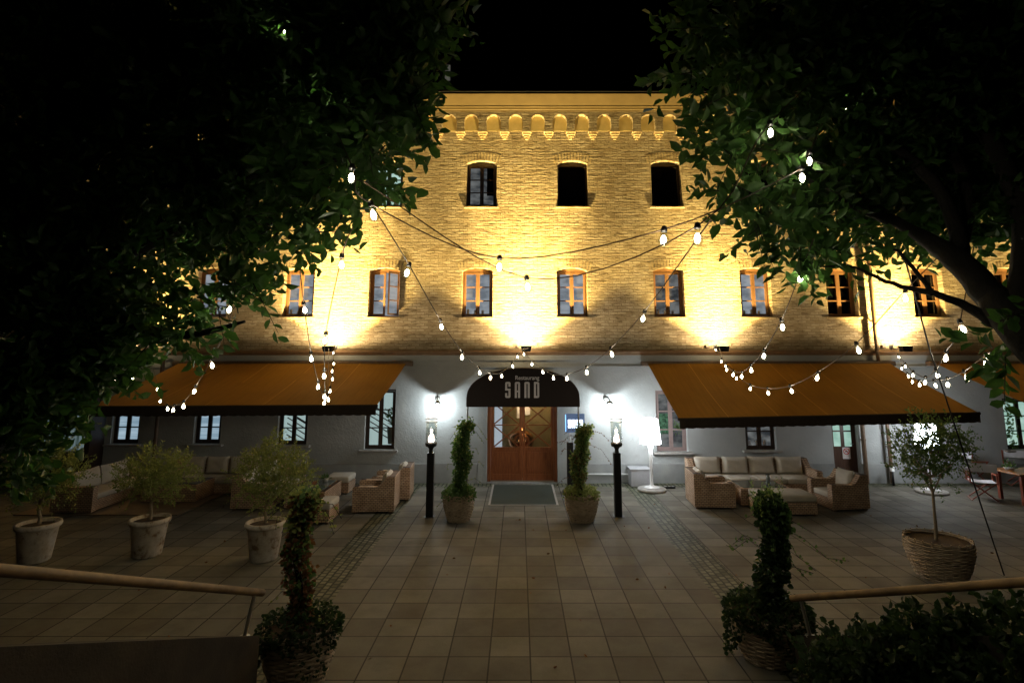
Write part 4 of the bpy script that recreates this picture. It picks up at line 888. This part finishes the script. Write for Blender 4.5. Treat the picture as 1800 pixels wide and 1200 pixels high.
def shrub(label, x, y, pot, cz, blobs, seed, trunk_r=.03, dens=1.0, mat='leaf_olive', rim_r=.33, hgt=.64):
    t = thing('potted_shrub', label, 'potted shrub', (x, y, 0), 0, 'potted shrubs on the terrace')
    if pot == 'terra':
        b = MB(); b.lathe([(0,0),(rim_r*.66,0),(rim_r*.70,.02),(rim_r*.9,hgt-.10),(rim_r*.92,hgt-.095),(rim_r*1.0,hgt-.08),(rim_r*1.03,hgt-.04),(rim_r,hgt),(rim_r*.9,hgt),(rim_r*.86,hgt-.06),(0,hgt-.06)], (0,0,0), 40); po = b.build('pot', 'terra', t, True)
        b = MB(); b.lathe([(rim_r*.85,hgt-.055),(rim_r*.5,hgt-.04),(0,hgt-.03)], (0,0,0), 24); b.build('soil', 'soil', po, True)
    else: basket(t, rim_r, hgt, seed)
    b = MB(); r = random.Random(seed); pts = [Vector((r.uniform(-.02,.02), r.uniform(-.02,.02), hgt-.06+(cz-hgt)*k/4)) for k in range(5)]; b.tube(pts, [trunk_r*(1-.1*k) for k in range(5)], 8)
    for k in range(7):
        a = k*2.4; e = pts[-1]+Vector((math.cos(a)*.35, math.sin(a)*.35, r.uniform(.15,.5))); b.tube([pts[-1-(k % 2)], (pts[-1]+e)/2+Vector((0,0,-.04)), e], [trunk_r*.55, trunk_r*.4, .006], 6)
    b.build('trunk', 'bark_pale', t, True)
    cs = [(x+a, y+b_, c_) for a, b_, c_, _ in blobs]; rs = [q[3] for q in blobs]
    ntw = int(sum(q**2 for q in rs)*720*dens)
    twig_foliage('foliage', mat, cs, rs, ntw, 9, .24, .050, .5, t, seed, .55)
    return t
def basket(t, R, hgt, seed, top_open=True):
    b = MB(); n_ = 72; rows = int(hgt/.026); r = random.Random(seed); vs, fs = [], []
    for i in range(rows):
        z = .015+i*hgt/rows; f_ = i/rows; rad = R*(.70+.33*math.sin(min(1, f_*1.15)*PI/2)*1.0) - (.02 if f_ > .9 else 0)
        off = (i % 2)*PI; rz = .0145*r.uniform(.8,1.15); wob = r.uniform(-.006,.006)
        for k in range(n_+0):
            a = 2*PI*k/n_; rr_ = rad+.010*math.sin(a*12+off)+wob; zz = z+.004*math.sin(a*3+i)
            for m_ in range(5):
                bb = 2*PI*m_/5; vs.append(((rr_+rz*math.cos(bb))*math.cos(a), (rr_+rz*math.cos(bb))*math.sin(a), zz+rz*math.sin(bb)))
        base_ = i*n_*5
        for k in range(n_):
            for m_ in range(5):
                k2 = (k+1) % n_; m2 = (m_+1) % 5; fs.append((base_+k*5+m_, base_+k2*5+m_, base_+k2*5+m2, base_+k*5+m2))
    b.add(vs, fs, True)
    for k in range(24):
        a = 2*PI*k/24; b.tube([(R*.70*math.cos(a), R*.70*math.sin(a), 0), (R*.93*math.cos(a), R*.93*math.sin(a), hgt*.4), (R*1.02*math.cos(a), R*1.02*math.sin(a), hgt+.02)], .010, 5)
    ro = b.build('basket', 'basket', t, True)
    b = MB(); b.lathe([(R*.68,.02),(R*.9,hgt*.5),(R*.97,hgt*.93),(R*.9,hgt-.06),(0,hgt-.04)], (0,0,0), 28); b.build('soil', 'soil', ro, True)
c = G(258, 975); shrub('potted shrub in a flaking terracotta pot, second from the left', c.x, c.y, 'terra', 1.05, [(-.05,0,1.42,.42),(.25,.05,1.35,.36),(-.30,0,1.38,.33),(.1,0,1.15,.30),(-.12,0,1.70,.17),(.32,0,1.68,.12),(.55,0,1.55,.16),(.55,0,1.35,.2)], 11)
c = G(463, 982); shrub('potted shrub with a peaked crown in a pale pot, behind the reddish ivy', c.x, c.y, 'terra', 1.05, [(0,0,1.45,.45),(.35,.05,1.4,.36),(-.30,0,1.42,.34),(.1,0,1.12,.32),(.03,0,1.90,.18),(.06,0,2.08,.09),(.45,0,1.72,.17),(-.1,0,1.75,.16),(.62,0,1.35,.2)], 12, .03, 1.15)
c = G(50, 985); shrub('potted shrub at the far left in the darkest corner', c.x+.1, c.y, 'terra', 1.1, [(0,0,1.5,.45),(.3,0,1.35,.36),(-.3,0,1.4,.36),(.15,0,1.75,.26),(.45,0,1.55,.2),(.2,0,1.15,.25)], 13, .035, 1.0)
c = G(1655, 1015); shrub('potted bush with round crown on a thin bare stem in a big basket', c.x, c.y, 'basket', 1.62, [(0,0,1.95,.40),(.28,0,1.92,.34),(-.28,0,1.85,.32),(-.05,0,2.25,.25),(.42,.0,2.15,.22),(-.1,0,2.45,.14),(-.42,0,2.15,.18),(.0,0,1.65,.28),(-.52,0,1.72,.12),(.62,0,2.05,.12),(.3,0,2.38,.12)], 14, .028, 1.05, 'leaf_bush', .46, .62)

def ivy(label, x, y, R, hgt, path, width, seed, n, mats, L=.055, group='ivy columns in willow baskets', extras=(), skirt=1.0, drape=0.0):
    t = thing('ivy_column', label, 'potted ivy', (x, y, 0), 0, group); basket(t, R, hgt, seed)
    r = np.random.RandomState(seed); P3 = [Vector((x+a, y+b_, c_)) for a, b_, c_ in path]
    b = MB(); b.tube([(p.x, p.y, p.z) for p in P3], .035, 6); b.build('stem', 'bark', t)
    def at(u_):
        f_ = u_*(len(P3)-1); i = min(int(f_), len(P3)-2); return P3[i].lerp(P3[i+1], f_-i)
    for mi, (mat, frac, lo, hi) in enumerate(mats):
        m_ = int(n*frac); pts, ds, ls = [], [], []
        for i in range(m_):
            u_ = lo+(hi-lo)*r.rand(); c_ = at(u_); a_k = r.rand()*6; w_ = width*(1+.22*math.sin(u_*11+seed)+.15*math.sin(u_*29)+.1*math.sin(a_k*3+u_*17))*(1 if u_ < .92 else 1-.4*(u_-.92)/.08)
            a = r.rand()*2*PI; rad = w_*(.25+.8*r.rand()**.8+(.25*r.rand() if r.rand() < .12 else 0)); q = (c_.x+math.cos(a)*rad, c_.y+math.sin(a)*rad, c_.z+r.normal()*.05)
            pts.append(q); ds.append((math.cos(a)+r.normal()*.5, math.sin(a)+r.normal()*.5, -.25+r.normal()*.6)); ls.append(L*(.6+.8*r.rand()))
        leaf_mesh('ivy_leaves', mat, np.array(pts), np.array(ds), np.array(ls), .85, t, .2, seed+mi)
    # skirt of leaves over the basket rim
    m_ = int(n*.24*skirt); pts, ds, ls = [], [], []
    for i in range(m_):
        a = r.rand()*2*PI; rad = R*1.12*math.sqrt(r.rand()); hh = hgt-.02+.12*(1-rad/R/1.1)+r.rand()**2*.12 - max(0, rad-R*.95)*1.2
        if drape and r.rand() < .55: rad = R*(1.0+.16*r.rand()); hh = hgt+.04-drape*(r.rand()**1.3)*(1+.6*math.sin(a*3+seed))
        pts.append((x+math.cos(a)*rad, y+math.sin(a)*rad, hh)); ds.append((math.cos(a)+r.normal()*.6, math.sin(a)+r.normal()*.6, .2+r.normal()*.6)); ls.append(L*(.5+.7*r.rand()))
    leaf_mesh('underplanting', mats[0][0] if 'red' not in mats[0][0] else 'leaf_dark', np.array(pts), np.array(ds), np.array(ls), .8, t, .2, seed+9)
    # loose tendrils
    tb = MB(); pts, ds, ls = [], [], []
    ex = list(extras)
    for i in range(14):
        u_ = r.rand(); c_ = at(u_); a = r.rand()*2*PI; v = Vector((math.cos(a), math.sin(a)*.8, r.normal()*.3+.1)); ex.append((c_+v*width*.7, c_+v*(width+.08+.16*r.rand())+Vector((0,0,.02)), c_+v*(width+.2+.25*r.rand())-Vector((0,0,.12))))
    for tr_ in ex:
        tr_ = [Vector(q) for q in tr_]; tb.tube(tr_, .003, 4); m_ = max(4, int(sum((tr_[i+1]-tr_[i]).length for i in range(len(tr_)-1))/.045))
        for i in range(m_):
            f_ = i/m_*(len(tr_)-1); k = int(f_); q = tr_[k].lerp(tr_[k+1], f_-k); pts.append(tuple(q)); ds.append(r.normal(size=3)); ls.append(L*(.45+.5*r.rand()))
    tb.build('tendrils', 'bark', t); leaf_mesh('tendril_leaves', mats[-1][0], np.array(pts), np.array(ds), np.array(ls), .8, t, .2, seed+11)
    return t
c = G(806, 914); ivy('green ivy column in a willow basket left of the doormat', c.x, c.y, .33, .56, [(0,0,.55),(.0,0,.85),(.08,0,1.2),(.02,0,1.5),(.08,0,1.8),(.16,0,2.08)], .155, 21, 4200, [('leaf_ivy',.9,0,1),('leaf_olive',.1,.3,1)], .05,
    'ivy columns in willow baskets', [(Vector((c.x+.2,c.y,2.1)), Vector((c.x+.38,c.y,2.02)), Vector((c.x+.52,c.y,1.85)), Vector((c.x+.6,c.y,1.7)))])
c = G(1023, 914); ivy('ivy column with a few red leaves in a willow basket beside the blue sign', c.x, c.y, .35, .56, [(0,0,.55),(-.05,0,.85),(-.06,0,1.2),(.02,0,1.5),(.05,0,1.8),(.12,0,1.98)], .145, 22, 3800, [('leaf_olive',.5,0,1),('leaf_ivy',.42,.2,1),('leaf_ivy_red',.08,.1,.6)], .05,
    'ivy columns in willow baskets', [(Vector((c.x+.2,c.y,1.6)), Vector((c.x+.45,c.y,1.5)), Vector((c.x+.7,c.y,1.15)))])
bx, by_ = -2.42, 6.62
ivy('reddish brown ivy column in the near basket at lower left', bx, by_, .38, .60, [(0,0,.6),(-.02,0,.95),(-.10,0,1.3),(-.06,0,1.6),(-.03,0,1.85),(.02,0,1.98)], .115, 23, 2300, [('leaf_ivy_red',.5,0,.9),('leaf_ivy',.3,0,1),('leaf_olive',.2,.5,1)], .056, drape=.30, skirt=2.2)
rx, ry = 2.98, 7.15
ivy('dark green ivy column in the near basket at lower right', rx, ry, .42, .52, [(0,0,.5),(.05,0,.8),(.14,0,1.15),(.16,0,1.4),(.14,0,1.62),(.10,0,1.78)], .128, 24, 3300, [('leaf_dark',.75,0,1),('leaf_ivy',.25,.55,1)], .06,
    'ivy columns in willow baskets', [(Vector((rx+.3,ry,1.42)), Vector((rx+.55,ry+.1,1.3)), Vector((rx+.85,ry+.15,1.05)), Vector((rx+1.15,ry+.2,1.0))), (Vector((rx+.3,ry,1.35)), Vector((rx+.45,ry+.1,1.1)), Vector((rx+.7,ry+.15,.9))), (Vector((rx-.2,ry,1.3)), Vector((rx-.35,ry,1.2)), Vector((rx-.45,ry,1.25)))], 2.6, .36)
# upright fresh shoots on top of the lower right column
_iv = bpy.data.objects['ivy_column.003'] if 'ivy_column.003' in bpy.data.objects else None
pts, ds = [], []
for i in range(26):
    a = Vector((rx+.1+rnd.gauss(0,.11), ry+rnd.gauss(0,.1), 1.62)); hgt = rnd.uniform(.15,.42); ln_ = Vector((rnd.gauss(0,.12), rnd.gauss(0,.1), 1))
    for k in range(14):
        q = a+ln_*hgt*k/13; pts.append(tuple(q)); ds.append((rnd.gauss(0,.7), rnd.gauss(0,.7), .8))
leaf_mesh('fresh_shoots', 'leaf_tip', np.array(pts), np.array(ds), .045, .32, _iv, .2, 77)

# ================================================================== RAMP WALLS AND HANDRAILS
def flank(sgn, A, B, label_w, label_r, wall_off, wth, postp):
    A, B = Vector(A), Vector(B)     # rail end far, rail near
    zt = lambda y: (A.z+(B.z-A.z)*(y-A.y)/(B.y-A.y))-wall_off
    nx = lambda y: A.x+(B.x-A.x)*(y-A.y)/(B.y-A.y)
    y0, y1 = A.y-.0, B.y-1.0; i0, o0 = nx(y0), nx(y0)+sgn*wth; i1, o1 = nx(y1), nx(y1)+sgn*wth
    b = MB(); b.add([(i0,y0,-.05),(o0,y0,-.05),(o1,y1,-.05),(i1,y1,-.05),(i0,y0,zt(y0)),(o0,y0,zt(y0)),(o1,y1,zt(y1)),(i1,y1,zt(y1))], [(0,1,2,3),(4,7,6,5),(0,4,5,1),(1,5,6,2),(2,6,7,3),(3,7,4,0)])
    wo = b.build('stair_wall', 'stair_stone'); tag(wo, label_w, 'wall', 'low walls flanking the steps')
    t = thing('handrail', label_r, 'handrail', (A.x, A.y, 0), 0, 'wooden handrails'); dr_ = (B-A)
    b = MB(); b.tube([A-dr_.normalized()*.0+Vector((0,0,0)), A+dr_*.5, A+dr_*1.5], .035, 14); b.lathe([(0,-.012),(.027,-.01),(.035,0)], A, 14, tuple(dr_.normalized())); b.build('rail', 'rail_wood', t)
    for f_ in (.06,):
        q = A+dr_*f_; foot = Vector((q.x+sgn*.06, q.y-.02, zt(q.y)))
        b = MB(); b.tube([q+Vector((0,0,-.03)), foot], .019, 10); b.lathe([(0,0),(.05,0),(.05,.008),(0,.008)], foot, 16); b.build('post', 'steel', t)
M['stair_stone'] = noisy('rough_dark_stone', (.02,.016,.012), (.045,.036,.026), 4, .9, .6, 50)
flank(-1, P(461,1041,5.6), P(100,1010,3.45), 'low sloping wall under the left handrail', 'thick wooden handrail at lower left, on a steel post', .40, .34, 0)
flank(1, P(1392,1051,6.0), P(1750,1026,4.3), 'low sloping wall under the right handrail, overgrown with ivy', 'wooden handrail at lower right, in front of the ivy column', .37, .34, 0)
# ivy hedge over the right wall
pts = []; cs, rs = [], []
for (px, py, rpx, d) in ((1480,1175,55,5.3),(1560,1155,52,5.0),(1640,1148,60,4.8),(1720,1138,60,4.6),(1790,1122,62,4.4),(1700,1190,90,4.5),(1560,1200,80,4.9),(1790,1190,80,4.2),(1440,1195,40,5.4),(1620,1100,25,4.9)):
    cs.append(tuple(P(px, py, d))); rs.append(rpx*d/FP*.88)
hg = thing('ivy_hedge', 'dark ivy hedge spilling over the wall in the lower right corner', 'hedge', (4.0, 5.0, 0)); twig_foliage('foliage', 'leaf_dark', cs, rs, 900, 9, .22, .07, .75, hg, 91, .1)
b = MB()
for q in cs[:7]: b.tube([(q[0]+.3, q[1]-.2, 0), (q[0]+.1, q[1], q[2]*.5), q], [.03,.02,.008], 6)
b.build('stems', 'bark', hg)

# ================================================================== TREES
def tree(label, blobs, limbs, ntw, seed, L=.105, extra=None, root=(0,0,0)):
    t = thing('broadleaf_tree', label, 'tree', root, 0, 'trees overhanging the terrace')
    b = MB()
    for lm in limbs:
        P3 = [P(*q[:3]) if len(q) == 4 else Vector(q[1:4]) for q in lm]; R3 = [q[3] if len(q) == 4 else q[4] for q in lm]
        full, rf = [], []
        for i in range(len(P3)-1):
            p0, p1, p2, p3 = P3[max(i-1,0)], P3[i], P3[i+1], P3[min(i+2, len(P3)-1)]
            for k in range(5):
                u_ = k/5; full.append(.5*((2*p1)+(p2-p0)*u_+(2*p0-5*p1+4*p2-p3)*u_*u_+(3*p1-p0-3*p2+p3)*u_**3)+Vector((rnd.gauss(0,.006),)*3)); rf.append(R3[i]+(R3[i+1]-R3[i])*u_)
        full.append(P3[-1]); rf.append(R3[-1]); b.tube(full, rf, 10)
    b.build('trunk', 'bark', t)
    stems = []; cs = [tuple(P(px, py, d)) for px, py, rp, d in blobs]; rs = [rp*d/FP for px, py, rp, d in blobs]
    twig_foliage('crown', 'leaf_tree', cs, rs, ntw, 8, .30, L, .52, t, seed, -.12, 1.0, stems)
    sb = MB()
    for a, c_ in stems: sb.tube([a, c_], [.005, .002], 3, False)
    sb.build('twigs', 'bark', t)
    return t
LB = [(180,560,80,5.3),(250,480,80,5.3),(200,640,50,5.1),(640,70,110,4.6),(700,30,80,4.4),(700,130,65,4.3),(520,90,150,4.8),(560,230,110,4.5),(660,210,75,4.2),(700,180,45,4.1),(730,60,50,4.3),(640,290,45,3.9),(610,300,55,4.1),(700,270,30,4.0),(540,360,65,4.4),(570,400,35,4.2),(500,440,60,4.4),(545,450,30,4.3),(440,480,55,4.6),(420,430,60,4.8),(430,580,45,4.5),(470,560,25,4.4),(380,560,45,4.7),(330,600,50,4.8),(300,650,22,4.6),(340,640,22,4.6),(260,640,30,4.8),(250,560,60,5),
      (350,350,120,5),(380,200,150,5.2),(250,80,150,5.2),(120,120,150,5.2),(60,300,120,5),(200,300,120,5.2),(270,470,55,5.1),(150,450,95,5),(50,480,90,4.8),(90,600,90,4.8),(160,620,60,5),(40,700,80,4.6),(110,700,35,4.7),(120,760,22,4.6),(20,800,50,4.4),(-60,400,150,5),(-60,650,120,4.6),(600,150,100,5.6),(450,280,110,5.4)]
LB = [(px-(22 if 300 < px < 640 and py > 330 else 0), py-(34 if py > 400 and px > 200 else 0), rp*(.82 if py > 330 and px > 200 else 1), d) for px, py, rp, d in LB]
tree('big dark broadleaf tree filling the upper left, above the left awning', LB,
     [[('w',-5.3,4.6,-.05,.20),('w',-5.25,4.7,1.4,.17),('w',-5.1,4.8,2.8,.15),('w',-4.6,4.9,3.9,.12),('w',-3.5,4.9,5.0,.09),(450,250,5,.06),(640,150,4.7,.02)],
      [('w',-5.1,4.8,2.6,.12),(120,560,5,.07),(300,590,4.8,.04),(430,565,4.6,.012)], [('w',-4.6,4.9,3.9,.09),(330,400,5,.05),(500,390,4.6,.03),(600,380,4.3,.012)], [('w',-5.1,4.8,3.0,.1),(60,200,5.2,.07),(200,80,5.2,.04)],
      [(300,330,5,.05),(480,300,4.7,.035),(640,270,4.2,.012)]], 4700, 31, .108, None, (-5.3,4.6,0))
RB = [(1290,60,80,4.4),(1225,60,40,4.3),(1220,130,35,4.2),(1240,190,35,4.1),(1300,160,70,4.3),(1270,250,42,4.0),(1330,270,60,4.2),(1290,320,35,4.0),(1340,370,50,4.1),(1300,400,22,3.9),(1400,330,60,4.4),(1380,430,40,4.2),(1430,470,40,4.2),(1370,405,30,4.1),(1480,450,35,4.4),(1460,380,55,4.5),(1400,200,100,4.8),(1380,80,120,4.8),(1500,60,140,5),(1500,220,120,5),(1560,330,80,4.8),(1600,420,40,4.7),(1540,400,40,4.6),(1650,180,150,5),(1640,40,140,5),(1760,80,150,4.8),(1780,260,130,4.6),(1700,330,80,4.5),(1760,370,60,4.3),(1720,420,30,4.2),(1790,430,35,4.1),(1640,360,60,4.8),(1480,300,70,4.7),
      (1790,600,45,3.6),(1760,570,25,3.7),(1820,560,60,3.5),(1850,200,150,4.5),(1785,640,30,3.6)]
RB = [(px, py-(22 if py > 380 and px < 1760 else 0), rp*(.85 if py > 380 else 1), d) for px, py, rp, d in RB]
tree('dark broadleaf tree leaning in from the right, its trunk crossing the wall', RB,
     [[('w',4.2,3.4,-.05,.24),('w',4.0,3.5,1.6,.20),('w',3.75,3.6,3.0,.16),(1800,585,3.6,.125),(1740,520,3.8,.10),(1680,455,4.0,.085),(1600,405,4.3,.045),(1500,340,4.6,.03),(1410,280,4.7,.015)],
      [(1690,465,4.0,.065),(1680,400,4.1,.055),(1640,320,4.3,.045),(1560,250,4.6,.04),(1450,180,4.8,.015)],
      [(1765,575,3.7,.05),(1700,540,3.8,.03),(1640,515,3.9,.022),(1570,500,4.1,.015),(1500,470,4.3,.01),(1430,470,4.3,.005)],
      [(1640,516,3.9,.018),(1595,460,4.1,.013),(1560,430,4.3,.008)],
      [(1790,560,3.6,.08),(1800,400,3.9,.07),(1760,280,4.2,.07),(1680,150,4.6,.04)], [(1680,455,4.0,.06),(1700,330,4.3,.05),(1640,200,4.6,.03)], [(1560,390,4.4,.03),(1440,330,4.4,.02),(1400,290,4.4,.008)]], 2650, 32, .108, None, (4.2,3.4,0))

# ================================================================== a few fallen leaves on the slabs
fr_ = np.random.RandomState(4); n_ = 90; fx = fr_.uniform(-9, 9, n_); fy_ = fr_.uniform(6.8, 15, n_)
fd = np.stack([fr_.normal(size=n_), fr_.normal(size=n_), fr_.normal(size=n_)*.08], 1)
fl_ = leaf_mesh('fallen_leaves', 'leaf_ivy_red', np.stack([fx, fy_, np.full(n_, .012)], 1), fd, fr_.uniform(.035, .07, n_), .55, None, .1, 8)
tag(fl_, 'small dry leaves scattered over the paving slabs', 'leaves', kind='stuff')
